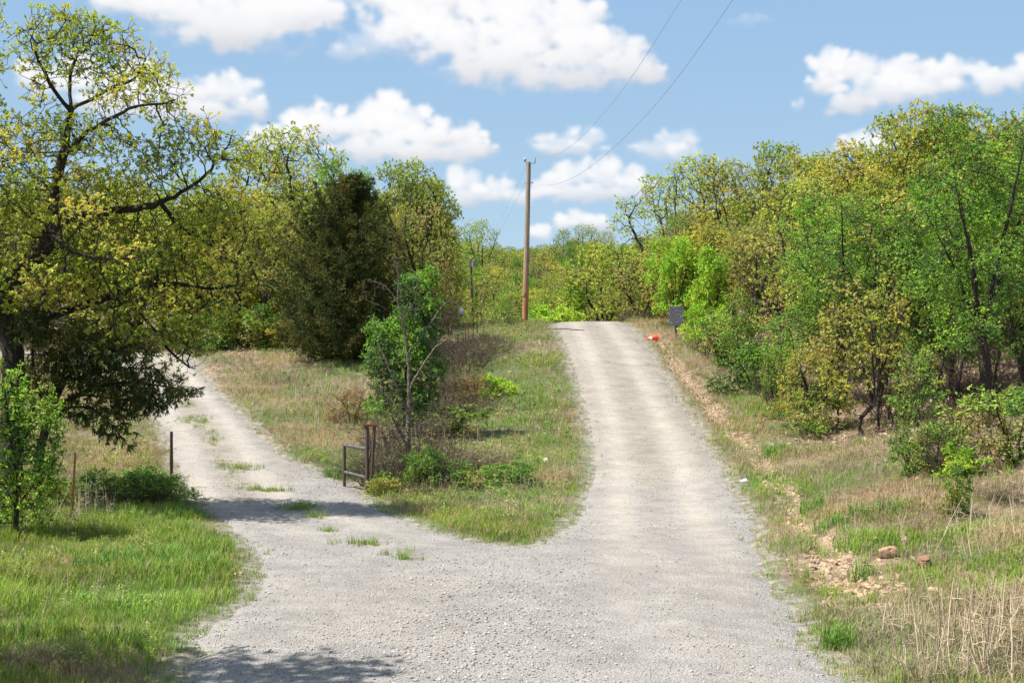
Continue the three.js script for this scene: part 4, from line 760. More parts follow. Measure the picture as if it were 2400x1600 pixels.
// ------------------------------------------------------------------ made things
const cyl = (a, b, r0, r1 = r0, sides = 10) => { const w = new Wood(); w.tube([a, a.clone().lerp(b, 0.5), b], [r0, (r0 + r1) / 2, r1], sides); const g = w.build(); return g; };
function capped(a, b, r0, r1 = r0, sides = 12) { const l = a.distanceTo(b), g = new THREE.CylinderGeometry(r1, r0, l, sides, 1); g.translate(0, l / 2, 0); g.applyQuaternion(new THREE.Quaternion().setFromUnitVectors(V(0, 1, 0), b.clone().sub(a).normalize())); g.translate(a.x, a.y, a.z); return g; }
const rustMap = noiseTexture(256, (u, v) => { const q = tile(u, v, 8, 3) + 0.6 * tile(u, v, 24, 6), k = smooth(q, -0.25, 0.5); return [toS(lerp(0.055, 0.16, k)), toS(lerp(0.055, 0.06, k)), toS(lerp(0.06, 0.032, k))]; });
const rust = mat({ map: rustMap, bumpMap: rustMap, bumpScale: 0.004, metalness: 0.15, roughness: 0.75 });
const greyPipe = mat({ map: noiseTexture(128, (u, v) => { const q = 0.34 + 0.12 * tile(u, v, 7, 2) + 0.1 * tile(u, v, 20, 5); return [q, q * 0.97, q * 0.95]; }), metalness: 0.3, roughness: 0.6 });
const redPaint = mat({ color: col(0.16, 0.035, 0.025), roughness: 0.7 });
const poleMap = noiseTexture(512, (u, v) => { const streak = tile(u, v * 0.2, 26, 2), lo = smooth(v + 0.07 * tile(u, v, 5, 4), 0.12, 0.5), q = 0.85 + 0.5 * streak + 0.25 * tile(u, v, 30, 7); return [toS(lerp(0.42, 0.36, lo) * q), toS(lerp(0.2, 0.285, lo) * q), toS(lerp(0.085, 0.215, lo) * q)]; });
const poleWood = mat({ map: poleMap, bumpMap: barkBump, bumpScale: 0.01 });
const weathered = mat({ map: noiseTexture(256, (u, v) => { const q = 0.4 + 0.2 * tile(u, v * 0.15, 30, 2) + 0.1 * tile(u, v, 20, 5); return [q, q * 0.93, q * 0.84]; }) });
const steel = mat({ color: col(0.3, 0.31, 0.32), metalness: 0.7, roughness: 0.45 });
const ceramic = mat({ color: col(0.35, 0.37, 0.4), roughness: 0.3 });
const lineMat = mat({ color: col(0.3, 0.31, 0.33), roughness: 0.6, metalness: 0.3 });
const wireMat = mat({ color: col(0.05, 0.05, 0.055), roughness: 0.7 });
// utility pole
const poleFoot = V(0.64, 0, -72); poleFoot.y = topH(0.64, 72) - 0.1;
const poleTop = at(1214, 372, 72);
{
  const o = group('utility_pole', poleFoot), h = poleTop.clone().sub(poleFoot), g = new THREE.CylinderGeometry(0.105, 0.155, h.length(), 18, 12);
  g.translate(0, h.length() / 2, 0); const lean = new THREE.Quaternion().setFromUnitVectors(V(0, 1, 0), h.clone().normalize());
  const up = (y, x = 0, z = 0) => V(x, y, z).applyQuaternion(lean), H = h.length();
  g.applyQuaternion(lean); part(o, 'pole', g, poleWood);
  const ins = new THREE.LatheGeometry([[0.03, 0], [0.03, 0.06], [0.075, 0.07], [0.05, 0.11], [0.075, 0.13], [0.05, 0.17], [0.06, 0.19], [0.03, 0.24], [0, 0.25]].map(([x, y]) => new THREE.Vector2(x, y)), 12); ins.translate(0.02, H - 0.02, 0.02); part(o, 'insulator', ins, ceramic);
  const br = mergeGeometries([capped(up(H - 0.06, 0.08), up(H - 0.05, 0.32), 0.022), capped(up(H - 0.07, 0.32), up(H + 0.05, 0.32), 0.03)]); part(o, 'bracket', br, steel);
  part(o, 'arrester', capped(up(H + 0.04, 0.32), up(H + 0.24, 0.33), 0.038, 0.03), ceramic);
  part(o, 'neutral_bolt', capped(up(H - 1.05, -0.17, 0.05), up(H - 1.05, 0.26, 0.05), 0.016), steel);
  part(o, 'neutral_spool', capped(up(H - 1.09, 0.2, 0.05), up(H - 1.0, 0.2, 0.05), 0.04), ceramic);
  for (const y of [0.12, 0.42]) part(o, 'bolt', capped(up(H - y, 0, 0.08), up(H - y, 0, 0.135), 0.022, 0.022, 8), steel);
  part(o, 'ground_wire', capped(up(0.3, 0.162, 0), up(H - 0.1, 0.113, 0), 0.008, 0.008, 5), wireMat);
  part(o, 'pole_tag', (() => { const b = new THREE.BoxGeometry(0.07, 0.09, 0.012); b.translate(-0.03, 1.72, 0.153); return b; })(), mat({ color: col(0.5, 0.5, 0.5) }));
  part(o, 'meter_strap', (() => { const b = new THREE.TorusGeometry(0.154, 0.012, 6, 20); b.rotateX(Math.PI / 2); b.translate(0, 1.55, 0); return b; })(), rust);
  add(tag(o, 'tall weathered wooden utility pole left of the right road crest', 'utility pole'));
}
const farFoot = V(-3.9, 0, -140); farFoot.y = groundH(-3.9, 140) - 0.1; const farTop = at(1081, 596, 140);
{
  const o = group('utility_pole', farFoot), h = farTop.clone().sub(farFoot);
  part(o, 'pole', capped(V(0, 0, 0), h, 0.16, 0.13), mat({ map: poleMap, color: col(0.3, 0.26, 0.24) }));
  part(o, 'transformer', (() => { const g = new THREE.CylinderGeometry(0.19, 0.19, 0.5, 14); g.translate(h.x + 0.24, h.y - 0.42, 0); return g; })(), mat({ color: col(0.2, 0.21, 0.22), roughness: 0.5 }));
  part(o, 'crossarm', capped(h.clone().add(V(-0.3, -0.1, 0)), h.clone().add(V(0.4, -0.1, 0)), 0.045), poleWood);
  part(o, 'insulator', capped(h.clone(), h.clone().add(V(0, 0.22, 0)), 0.06, 0.03), ceramic);
  add(tag(o, 'far dark utility pole standing low beyond the fence', 'utility pole'));
}
function wire(name, pts, r, label, g) { const c = new THREE.CatmullRomCurve3(pts); const o = new THREE.Mesh(new THREE.TubeGeometry(c, 60, r, 5), lineMat); o.name = name; add(tag(o, label, 'wire', g)); }
wire('overhead_wire', [poleTop.clone().add(V(0.02, 0.22, 0.02)), V(1.95, 11.05, -56), V(2.9, 10.57, -42.2), V(3.67, 11, -30.8), V(5.1, 12.6, -10), V(6.6, 15, 12)], 0.0055, 'upper overhead wire running from the pole top over the road');
wire('overhead_wire', [poleTop.clone().add(V(0.2, -1.05, 0.05)), V(1.6, 10.3, -61), V(2.42, 9.38, -48.5), V(3.39, 9.22, -34.2), V(3.98, 9.75, -25.4), V(5.0, 11.4, -10), V(6.5, 14, 12)], 0.006, 'lower overhead wire running from the pole over the road');
wire('far_wire', [poleTop.clone().add(V(-0.02, 0.0, -0.02)), poleTop.clone().lerp(farTop, 0.35).add(V(0, -0.75, 0)), poleTop.clone().lerp(farTop, 0.7).add(V(0, -0.7, 0)), farTop.clone().add(V(0, 0.2, 0))], 0.004, 'upper thin wire from the near pole to the far pole');
wire('far_wire', [poleTop.clone().add(V(-0.17, -1.05, 0)), poleTop.clone().add(V(-0.1, -1, 0)).lerp(farTop, 0.35).add(V(0, -0.9, 0)), poleTop.clone().lerp(farTop, 0.7).add(V(0.1, -1.2, 0)), farTop.clone().add(V(0, -0.1, 0))], 0.004, 'lower thin wire from the near pole to the far pole');
// pipe gate assembly
{
  const foot = V(-3.44, topH(-3.44, 33.7) - 0.1, -33.7), o = group('pipe_gate', foot), r = (v) => v.clone().sub(foot), d = 33.7;
  const mainTop = at(843, 979, d), leanTop = at(860, 979, d), leanFoot = at(850, 1121, d); leanFoot.y = foot.y;
  part(o, 'post', capped(V(0, 0, 0), r(mainTop), 0.043), rust);
  part(o, 'leaning_post', capped(r(leanFoot), r(leanTop), 0.04), rust);
  part(o, 'cap', (() => { const g = new THREE.BoxGeometry(0.34, 0.055, 0.1); const m = r(mainTop.clone().lerp(leanTop, 0.5)); g.translate(m.x, m.y + 0.03, m.z); return g; })(), redPaint);
  part(o, 'brace', capped(r(at(845, 1075, d + 0.05)), r(at(858, 1000, d + 0.1)), 0.018), rust);
  const endTop = V(-4.13, 1.07, -35), endFoot = V(-4.13, topH(-4.13, 35) - 0.1, -35);
  part(o, 'end_post', capped(r(endFoot), r(endTop), 0.04), rust);
  part(o, 'top_rail', capped(r(endTop.clone().add(V(0, -0.02, 0))), r(V(-3.47, 1.05, -33.75)), 0.038), greyPipe);
  part(o, 'bottom_rail', capped(r(V(-4.1, 0.39, -34.95)), r(V(-3.47, 0.37, -33.75)), 0.038), greyPipe);
  add(tag(o, 'rusty pipe gate brace with two rails beside the left lane', 'gate'));
}
// fence posts
const tPost = (h) => { const s = new THREE.Shape([[-0.02, 0], [0.02, 0], [0.02, 0.006], [0.004, 0.006], [0.004, 0.03], [-0.004, 0.03], [-0.004, 0.006], [-0.02, 0.006]].map(([x, y]) => new THREE.Vector2(x, y))); const g = new THREE.ExtrudeGeometry(s, { depth: h, bevelEnabled: false }); g.rotateX(-Math.PI / 2); return g; };
function post(name, X, d, top, geo, m, label, { lean = 0, g, tipMat, tip } = {}) {
  const x = (X - CX) / LENS * d, y = topH(x, d) - 0.12, o = group(name, V(x, y, -d)), h = EYE - (top - CY) / LENS * d - y;
  part(o, 'shaft', geo(h), m);
  if (tip) part(o, tip[0], tip[1](h), tipMat);
  o.rotation.z = lean; add(tag(o, label, 'post', g));
  return [o, h];
}
post('metal_fence_post', 163, 27.6, 1040, tPost, redPaint, 'leaning rusty red metal post in the tall grass at left', { lean: -0.055 });
{
  const [o, h] = post('fence_post', 393, 34, 991, (q) => { const g = new THREE.CylinderGeometry(0.036, 0.042, q, 10, 6); g.translate(0, q / 2, 0); return g; }, mat({ map: rustMap, color: col(0.7, 0.62, 0.58) }), 'dark wooden post standing left of the left lane');
  const coil = []; for (let k = 0; k <= 90; k++) coil.push(V(0.046 * Math.cos(k * 0.9), h * (0.42 + 0.2 * k / 90), 0.046 * Math.sin(k * 0.9)));
  part(o, 'wire_wrap', new THREE.TubeGeometry(new THREE.CatmullRomCurve3(coil), 180, 0.004, 4), rust);
  part(o, 'brace_wire', capped(V(-0.04, h * 0.7, 0), V(-0.75, h * 0.42, 0.3), 0.006, 0.006, 5), rust);
  part(o, 'latch', capped(V(0.02, h * 0.28, 0.03), V(0.14, h * 0.28, 0.04), 0.012, 0.012, 6), rust);
}
post('survey_stake', 114, 34.5, 1040, (h) => { const g = new THREE.BoxGeometry(0.035, h, 0.02); g.translate(0, h / 2, 0); return g; }, mat({ color: col(0.45, 0.3, 0.12) }), 'small wooden stake with an orange ribbon at left', { tip: ['ribbon', (h) => { const g = new THREE.BoxGeometry(0.055, 0.16, 0.035); g.translate(0, h - 0.12, 0); return g; }], tipMat: mat({ color: col(0.75, 0.12, 0.05) }) });
post('survey_stake', 1793, 44, 900, (h) => { const g = new THREE.BoxGeometry(0.03, h, 0.02); g.translate(0, h / 2, 0); return g; }, mat({ color: col(0.5, 0.3, 0.12) }), 'small orange-tipped stake beside the lone right sapling', { tip: ['painted_tip', (h) => { const g = new THREE.BoxGeometry(0.036, 0.14, 0.026); g.translate(0, h - 0.07, 0); return g; }], tipMat: mat({ color: col(0.75, 0.22, 0.05) }) });
[[1069, 60, 742, 'nearest'], [1076, 61.5, 740, 'second'], [1086, 63.5, 722, 'third'], [1096, 66, 715, 'fourth'], [1105, 69, 704, 'farthest']].forEach(([X, d, top, nth]) => post('metal_fence_post', X, d, top, tPost, redPaint, `${nth} thin rusty post of the fence left of the utility pole`, { lean: (X % 3 - 1) * 0.02, g: 'fence posts left of the utility pole' }));
{ // meter on its post
  const [o, h] = post('meter_post', 1053, 70, 704, (q) => { const g = new THREE.CylinderGeometry(0.05, 0.06, q, 10); g.translate(0, q / 2, 0); return g; }, weathered, 'grey weathered post with a meter box at the wood corner');
  const g = new THREE.BoxGeometry(0.26, 0.32, 0.14); g.translate(0.14, h - 0.22, 0.06); part(o, 'meter_box', g, mat({ color: col(0.55, 0.57, 0.6), roughness: 0.4, metalness: 0.4 }));
  const m = new THREE.CylinderGeometry(0.07, 0.07, 0.08, 14); m.rotateX(Math.PI / 2); m.translate(0.14, h - 0.18, 0.17); part(o, 'meter_dial', m, mat({ color: col(0.6, 0.63, 0.66), roughness: 0.2 }));
}
// weathered sign
{
  const d = 65.5, x = (1553 - CX) / LENS * d, y = topH(x, d) - 0.1, o = group('sign', V(x, y, -d)), top = EYE - (703 - CY) / LENS * d - y, low = EYE - (748 - CY) / LENS * d - y, w = 0.63;
  part(o, 'post', capped(V(0, 0, -0.05), V(0, top - 0.1, -0.05), 0.06, 0.055, 10), weathered);
  const s = new THREE.Shape(), r = 0.1, hh = top - low; s.moveTo(-w / 2, hh); s.lineTo(w / 2, hh); s.lineTo(w / 2, r); s.quadraticCurveTo(w / 2, 0, w / 2 - r, 0.01); s.lineTo(-w / 2 + r * 0.7, 0.02); s.quadraticCurveTo(-w / 2, 0.02, -w / 2, r); s.lineTo(-w / 2, hh);
  const g = new THREE.ExtrudeGeometry(s, { depth: 0.025, bevelEnabled: true, bevelSize: 0.005, bevelThickness: 0.005, bevelSegments: 1 }); g.translate(0.01, low, 0.02);
  part(o, 'board', g, mat({ map: noiseTexture(256, (u, v) => { const q = 0.38 + 0.14 * tile(u * 0.5, v, 22, 2) + 0.13 * tile(u, v * 0.2, 40, 6); return [q, q, q * 1.1]; }), roughness: 0.8 }));
  const worn = mat({ color: col(0.14, 0.14, 0.145) }), R = rng(9);                     // worn lettering, too faded to read
  for (const [yy, n, tall] of [[0.79, 6, 0.07], [0.63, 6, 0.1], [0.42, 5, 0.14]]) { const strokes = []; for (let k = 0; k < n * 2; k++) { const b = new THREE.BoxGeometry(0.012, tall * (0.5 + 0.5 * R()), 0.004); b.translate(-w * 0.4 + (w * 0.8 * (k + 0.3 * R())) / (n * 2), low + yy * hh / 0.9, 0.052); strokes.push(b); } part(o, 'worn_lettering', mergeGeometries(strokes), worn); }
  o.rotation.y = -0.06; add(tag(o, 'dark weathered sign board on a short post by the right bank', 'sign'));
}
// fallen traffic cone
{
  const d = 64.5, c = at(1508, 752, d), x = c.x, y = topH(x, d), o = group('traffic_cone', V(x, y + 0.2, -d));
  const orange = mat({ color: col(0.85, 0.1, 0.03), roughness: 0.55 }), white = mat({ color: col(0.75, 0.72, 0.68), roughness: 0.5 });
  const prof = (a, b) => new THREE.LatheGeometry([[0.15 - 0.125 * a, a * 0.72], [0.15 - 0.125 * b, b * 0.72], [0.143 - 0.125 * b, b * 0.72], [0.143 - 0.125 * a, a * 0.72]].map(([p, q]) => new THREE.Vector2(p, q)), 24);
  const tilt = (g) => { g.rotateZ(Math.PI / 2); g.rotateY(0.55); g.rotateZ(0.17); return g; };
  part(o, 'body', tilt(mergeGeometries([prof(0, 0.42), prof(0.62, 1)])), orange); part(o, 'reflective_band', tilt(prof(0.42, 0.62)), white);
  const base = new THREE.RingGeometry(0.12, 0.185, 20); base.rotateX(Math.PI / 2); part(o, 'base', tilt(base), orange);
  add(tag(o, 'orange traffic cone lying on its side near the sign', 'traffic cone'));
}
// a dark cable across the road near the crest
{
  const pts = []; for (let k = 0; k <= 14; k++) { const [x, d] = meet(lerp(1232, 1342, k / 14), 758 - 2.2 * Math.sin(k * 0.35) + (k % 3) * 0.4); pts.push(V(x, topH(x, d) + 0.02, -d)); }
  const o = new THREE.Mesh(new THREE.TubeGeometry(new THREE.CatmullRomCurve3(pts), 60, 0.022, 6), wireMat); o.name = 'cable'; add(tag(o, 'dark cable lying across the right road near its crest', 'cable'));
}
// stones and litter
const rockMat = (r, g, b) => mat({ color: col(r, g, b), bumpMap: earthBump, bumpScale: 0.02 });
function rockGeo(seed, sx, sy, sz) { const g = new THREE.IcosahedronGeometry(1, 3), p = g.attributes.position, v = V(), q = seed * 7.7; for (let i = 0; i < p.count; i++) { v.fromBufferAttribute(p, i); const k = 1 + 0.35 * perlin.noise(v.x * 1.1 + q, v.y * 1.1, v.z * 1.1) + 0.12 * perlin.noise(v.x * 3 + q, v.y * 3, v.z * 3); v.multiplyScalar(k); v.x = clamp(v.x, -1.0, 1.05); v.y = clamp(v.y, -0.8, 0.62 + 0.25 * v.x); p.setXYZ(i, v.x * sx, v.y * sy, v.z * sz); } g.deleteAttribute('uv'); g.setAttribute('uv', new THREE.BufferAttribute(new Float32Array(p.count * 2).map((_, i) => p.array[Math.floor(i / 2) * 3 + (i % 2)] * 2), 2)); g.computeVertexNormals(); return g; }
[[2038, 1280, 0.16, 0.1, 0.1, [0.34, 0.21, 0.13], 'reddish tan rock in the grass right of the bare earth'], [2123, 1300, 0.16, 0.09, 0.1, [0.24, 0.125, 0.08], 'dark red-brown rock right of the reddish tan rock'], [2150, 1371, 0.12, 0.07, 0.09, [0.52, 0.38, 0.22], 'small tan rock nearest in the right-hand grass'], [2077, 1244, 0.1, 0.06, 0.08, [0.55, 0.44, 0.27], 'pale yellow rock below the small upright shrub'], [2010, 1243, 0.09, 0.05, 0.07, [0.55, 0.44, 0.26], 'pale yellow rock left of the other pale yellow rock'], [1855, 1165, 0.1, 0.06, 0.08, [0.5, 0.38, 0.24], 'tan rock at the head of the near ditch'], [1772, 943, 0.2, 0.08, 0.12, [0.5, 0.42, 0.34], 'flat pale rock on the bank by the lone sapling'],
].forEach(([X, Y, sx, sy, sz, c, label], k) => { const [x, d] = meet(X, Y), o = new THREE.Mesh(rockGeo(k + 1, sx * 0.95, sy * 1.3, sz), rockMat(...c)); o.name = 'rock'; o.position.set(x, groundH(x, d) + sy * 0.8, -d); o.rotation.y = k * 1.3; add(tag(o, label, 'rock')); });
[[1708, 1117, 'white paper scrap on the right verge of the road'], [1254, 1067, 'white paper scrap in the dry grass of the island']].forEach(([X, Y, label], k) => {
  const [x, d] = meet(X, Y), g = new THREE.PlaneGeometry(0.15, 0.1, 6, 4), p = g.attributes.position; for (let i = 0; i < p.count; i++) p.setZ(i, 0.05 * Math.sin(p.getX(i) * 31 + k) * Math.cos(p.getY(i) * 27)); g.rotateX(-1.25); g.computeVertexNormals();
  const o = new THREE.Mesh(g, mat({ color: col(0.6, 0.6, 0.58), side: THREE.DoubleSide })); o.name = 'paper_scrap'; o.position.set(x, groundH(x, d) + 0.14, -d); o.rotation.y = k; add(tag(o, label, 'litter'));
});
console.log('objects', Date.now() - T0);

// ------------------------------------------------------------------ grass, stones and other things nobody counts
function tuftGeo(seed, blades, tall, wide, spread, bend, tones) {
  const R = rng(seed), p = [], c = [], idx = [];
  for (let k = 0; k < blades; k++) {
    const a = R() * 6.283, r = spread * Math.sqrt(R()), x = Math.cos(a) * r, z = Math.sin(a) * r, f = R() * 6.283, h = tall * (0.45 + 0.65 * R()), w = wide * (0.6 + 0.8 * R()) / 2, b = bend * (0.2 + R()) * h, ox = Math.cos(f), oz = Math.sin(f), sx = -oz * w, sz = ox * w, n = p.length / 3, t = tones[Math.floor(R() * tones.length)], g = 0.8 + 0.4 * R();
    p.push(x - sx, -0.02, z - sz, x + sx, -0.02, z + sz, x + ox * b * 0.35 - sx * 0.8, h * 0.55, z + oz * b * 0.35 - sz * 0.8, x + ox * b * 0.35 + sx * 0.8, h * 0.55, z + oz * b * 0.35 + sz * 0.8, x + ox * b, h * (1 - 0.25 * bend), z + oz * b);
    for (let q = 0; q < 5; q++) c.push(t[0] * g, t[1] * g, t[2] * g);
    idx.push(n, n + 1, n + 3, n, n + 3, n + 2, n + 2, n + 3, n + 4);
  }
  const g = new THREE.BufferGeometry(); g.setAttribute('position', new THREE.BufferAttribute(new Float32Array(p), 3)); g.setAttribute('color', new THREE.BufferAttribute(new Float32Array(c), 3)); g.setIndex(idx); return g;
}
const bladeMat = new THREE.MeshPhysicalMaterial({ vertexColors: true, roughness: 0.9, transmission: 0.3, thickness: 0, side: THREE.DoubleSide, specularIntensity: 0.5 });
const greens = [[0.17, 0.3, 0.025], [0.23, 0.35, 0.035], [0.13, 0.25, 0.02], [0.3, 0.35, 0.055]], straws = [[0.38, 0.29, 0.165], [0.32, 0.24, 0.14], [0.42, 0.34, 0.22], [0.27, 0.2, 0.13]], mixed = [...greens, ...straws.slice(0, 2)];
const kinds = {
  green: { name: 'grass', geos: [1, 2, 3].map((s) => tuftGeo(s, 16, 0.26, 0.0075, 0.1, 0.55, [...greens, greens[1], straws[0]])), list: [[], [], []] },
  short: { name: 'short_grass', geos: [4, 5, 6].map((s) => tuftGeo(s, 15, 0.12, 0.0075, 0.1, 0.6, mixed)), list: [[], [], []] },
  straw: { name: 'dry_grass', geos: [7, 8, 9].map((s) => tuftGeo(s, 15, 0.24, 0.006, 0.11, 0.85, [...straws, ...straws, greens[3]])), list: [[], [], []] },
  blue: { name: 'broad_grass', geos: [10, 11].map((s) => tuftGeo(s, 14, 0.4, 0.014, 0.09, 0.7, [[0.14, 0.27, 0.035], [0.18, 0.31, 0.045], [0.11, 0.22, 0.03]])), list: [[], []] },
};
function weedGeo(seed, n, tall, len, tones) { const Q = rng(seed), L = new Leaves(); for (let k = 0; k < n; k++) { const a = Q() * 6.28, r = 0.12 * Math.sqrt(Q()), y = tall * Math.pow(Q(), 0.7), o = sphere(Q); o.y = o.y * 0.5 + 0.25; o.normalize(); const m = V(0, 1, 0).add(sphere(Q).multiplyScalar(0.6)); m.addScaledVector(o, -m.dot(o)).normalize(); const t = tones[Math.floor(Q() * tones.length)]; L.leaf(V(Math.cos(a) * r, y, Math.sin(a) * r), o, m, len * (0.5 + Q()), len * 0.5, t); } return L.build(); }
kinds.weed = { name: 'weeds', geos: [weedGeo(1, 26, 0.3, 0.07, [[0.18, 0.27, 0.05], [0.25, 0.31, 0.08], [0.13, 0.2, 0.04]]), weedGeo(2, 34, 0.45, 0.06, [[0.16, 0.28, 0.05], [0.3, 0.33, 0.08], [0.36, 0.3, 0.12]]), weedGeo(3, 20, 0.16, 0.09, [[0.2, 0.31, 0.05], [0.16, 0.26, 0.05]])], list: [[], [], []] };
const M4 = new THREE.Matrix4(), QT = new THREE.Quaternion(), EU = new THREE.Euler();
function put(kind, R, x, d, s, tone, y) {
  const k = kinds[kind], v = Math.floor(R() * k.geos.length);
  EU.set((R() - 0.5) * 0.3, R() * 6.28, (R() - 0.5) * 0.3); QT.setFromEuler(EU);
  k.list[v].push([V(x, y ?? groundH(x, d), -d), QT.clone(), V(s, s * (0.75 + 0.5 * R()), s), tone]);
}
{
  const R = rng(515), inView = (x, d) => Math.abs(x) < d * 0.372 + 2.6;
  const bands = [[10.5, 20, 0.085], [20, 30, 0.1], [30, 42, 0.14], [42, 58, 0.2], [58, 76, 0.26]];
  for (const [d0, d1, q] of bands) for (let d = d0; d < d1; d += q) { const half = d * 0.372 + 2.6; for (let xx = -half; xx < half; xx += q) {
    const x = xx + (R() - 0.5) * q * 1.6, dd = d + (R() - 0.5) * q * 1.6, r = roadDist(x, dd);
    if (r < -0.3 || !inView(x, dd) || (r < -0.02 && R() < 0.9)) continue;
    const c = cover(x, dd), edge = smooth(r, -0.05, 0.8), far = q / 0.1, clump = 0.5 + n2(x * 1.9, dd * 1.9, 71), big = 0.8 + 0.5 * n2(x * 0.6, dd * 0.6, 73);
    if (R() < c.b * 0.95) continue;
    if (R() > 0.42 + 0.6 * edge) continue;
    if (c.l > 0.3 && R() < c.l * 0.86) continue;
    const t = (0.85 + 0.3 * R()) * (1 + 0.35 * n2(x * 0.7, dd * 0.7, 77)), lush = x < -3 && dd < 33 ? 1.1 : 0.75;
    const sc = Math.min(1.9, 0.8 + 0.35 * far) * big * (0.55 + 0.45 * edge);
    const tone = [t * (1 + 0.25 * n2(x * 0.4, dd * 0.4, 79)), t, t * 0.95];
    const weedy = n2(x * 0.55, dd * 0.55, 91) + (dd > 31 && dd < 38 && x > -3.2 && x < 1 ? 0.5 : 0) + (x > 4 ? -0.12 : 0) + (dd > 63 ? 0.2 : 0);
    if (edge > 0.6 && R() < (weedy > 0.18 ? 0.12 : 0.012)) put('weed', R, x, dd, sc * (x > 4 ? 0.55 : 0.8) * (0.7 + 0.6 * R()), x > 4 ? [t * 0.95, t * 0.8, t * 0.9] : tone);
    const w = c.g * (0.55 + 0.9 * clump) / (c.g * (0.55 + 0.9 * clump) + c.s * 0.95);
    if (R() < w) { if (edge < 0.55 || R() < 0.35) put('short', R, x, dd, sc * 1.1, tone, topH(x, dd)); else put('green', R, x, dd, sc * lush * (0.7 + 0.5 * clump), tone); }
    else if (edge < 0.5 && R() < 0.6) put('short', R, x, dd, sc, [t * 1.25, t * 1.05, t], topH(x, dd));
    else put('straw', R, x, dd, sc * 0.95, tone);
  } }
  // tufts standing in the middle of the left lane and along the junction
  [[620, 1131, 0.42, 0.16, 40], [585, 1128, 0.2, 0.12, 10], [690, 1172, 0.34, 0.55, 70], [725, 1192, 0.2, 0.3, 25], [760, 1224, 0.22, 0.16, 14], [838, 1254, 0.42, 0.2, 34], [905, 1279, 0.2, 0.1, 9], [928, 1290, 0.25, 0.12, 14], [540, 1080, 0.4, 0.5, 30], [575, 1078, 0.25, 0.3, 12], [520, 1076, 0.2, 0.3, 14], [432, 968, 0.3, 0.7, 24], [468, 972, 0.2, 0.6, 16], [490, 1014, 0.2, 0.4, 12], [455, 985, 0.2, 0.3, 10]].forEach(([X, Y, rx, rd, n]) => { const [cx, cd] = meet(X, Y); for (let k = 0; k < n; k++) { const a = R() * 6.28, q = Math.pow(R(), 0.85) * 1.5, x = cx + Math.cos(a) * rx * q, d = cd + Math.sin(a) * rd * q; put(R() < 0.7 ? 'short' : 'green', R, x, d, 0.6 + 0.5 * R() * (1 - q * 0.5), [0.9, 0.95, 0.9], topH(x, d)); } });
  for (let k = 0; k < 900; k++) { const i = 3 + Math.floor(R() * 6), f = R(), x = lerp(trackL[i][0], trackL[i + 1][0], f) + (R() - 0.5) * 0.55, d = lerp(trackL[i][1], trackL[i + 1][1], f) + (R() - 0.5) * 0.5; if (n2(x * 0.9, d * 0.5, 95) + (R() - 0.5) * 0.5 > 0.18) put('short', R, x, d, 0.4 + 0.4 * R(), [1, 0.95, 0.9], topH(x, d)); }
  // broad-bladed clumps
  [[420, 1190, 0.4, 0.5, 34], [330, 1300, 1.1, 0.9, 120], [420, 1320, 0.7, 0.8, 80], [430, 1280, 0.6, 0.8, 60], [1930, 1490, 0.22, 0.2, 22], [1975, 1320, 0.2, 0.2, 8], [1865, 1170, 0.18, 0.5, 22], [1990, 1195, 0.9, 0.5, 60], [760, 1098, 0.4, 0.5, 30], [1780, 1042, 0.35, 0.5, 30], [380, 1120, 0.5, 0.6, 30], [270, 1495, 0.3, 0.3, 10], [40, 1480, 0.5, 0.6, 22]].forEach(([X, Y, rx, rd, n]) => { const [cx, cd] = meet(X, Y); for (let k = 0; k < n; k++) { const a = R() * 6.28, q = Math.sqrt(R()), x = cx + Math.cos(a) * rx * q, d = cd + Math.sin(a) * rd * q; if (roadDist(x, d) > 0.1) put('blue', R, x, d, 0.6 + 0.4 * R(), [1, 1, 1]); } });
}
let copies = 0;
function scatter(name, geo, m, list) {
  const o = new THREE.InstancedMesh(geo, m, list.length), c = new THREE.Color();
  list.forEach(([p, q, s, t], k) => { o.setMatrixAt(k, M4.compose(p, q, s)); if (t) o.setColorAt(k, c.setRGB(...t)); });
  o.name = name; o.userData.kind = 'stuff'; copies += list.length; return add(o);
}
for (const k of Object.values(kinds)) k.geos.forEach((g, v) => scatter(k.name, g, bladeMat, k.list[v]));
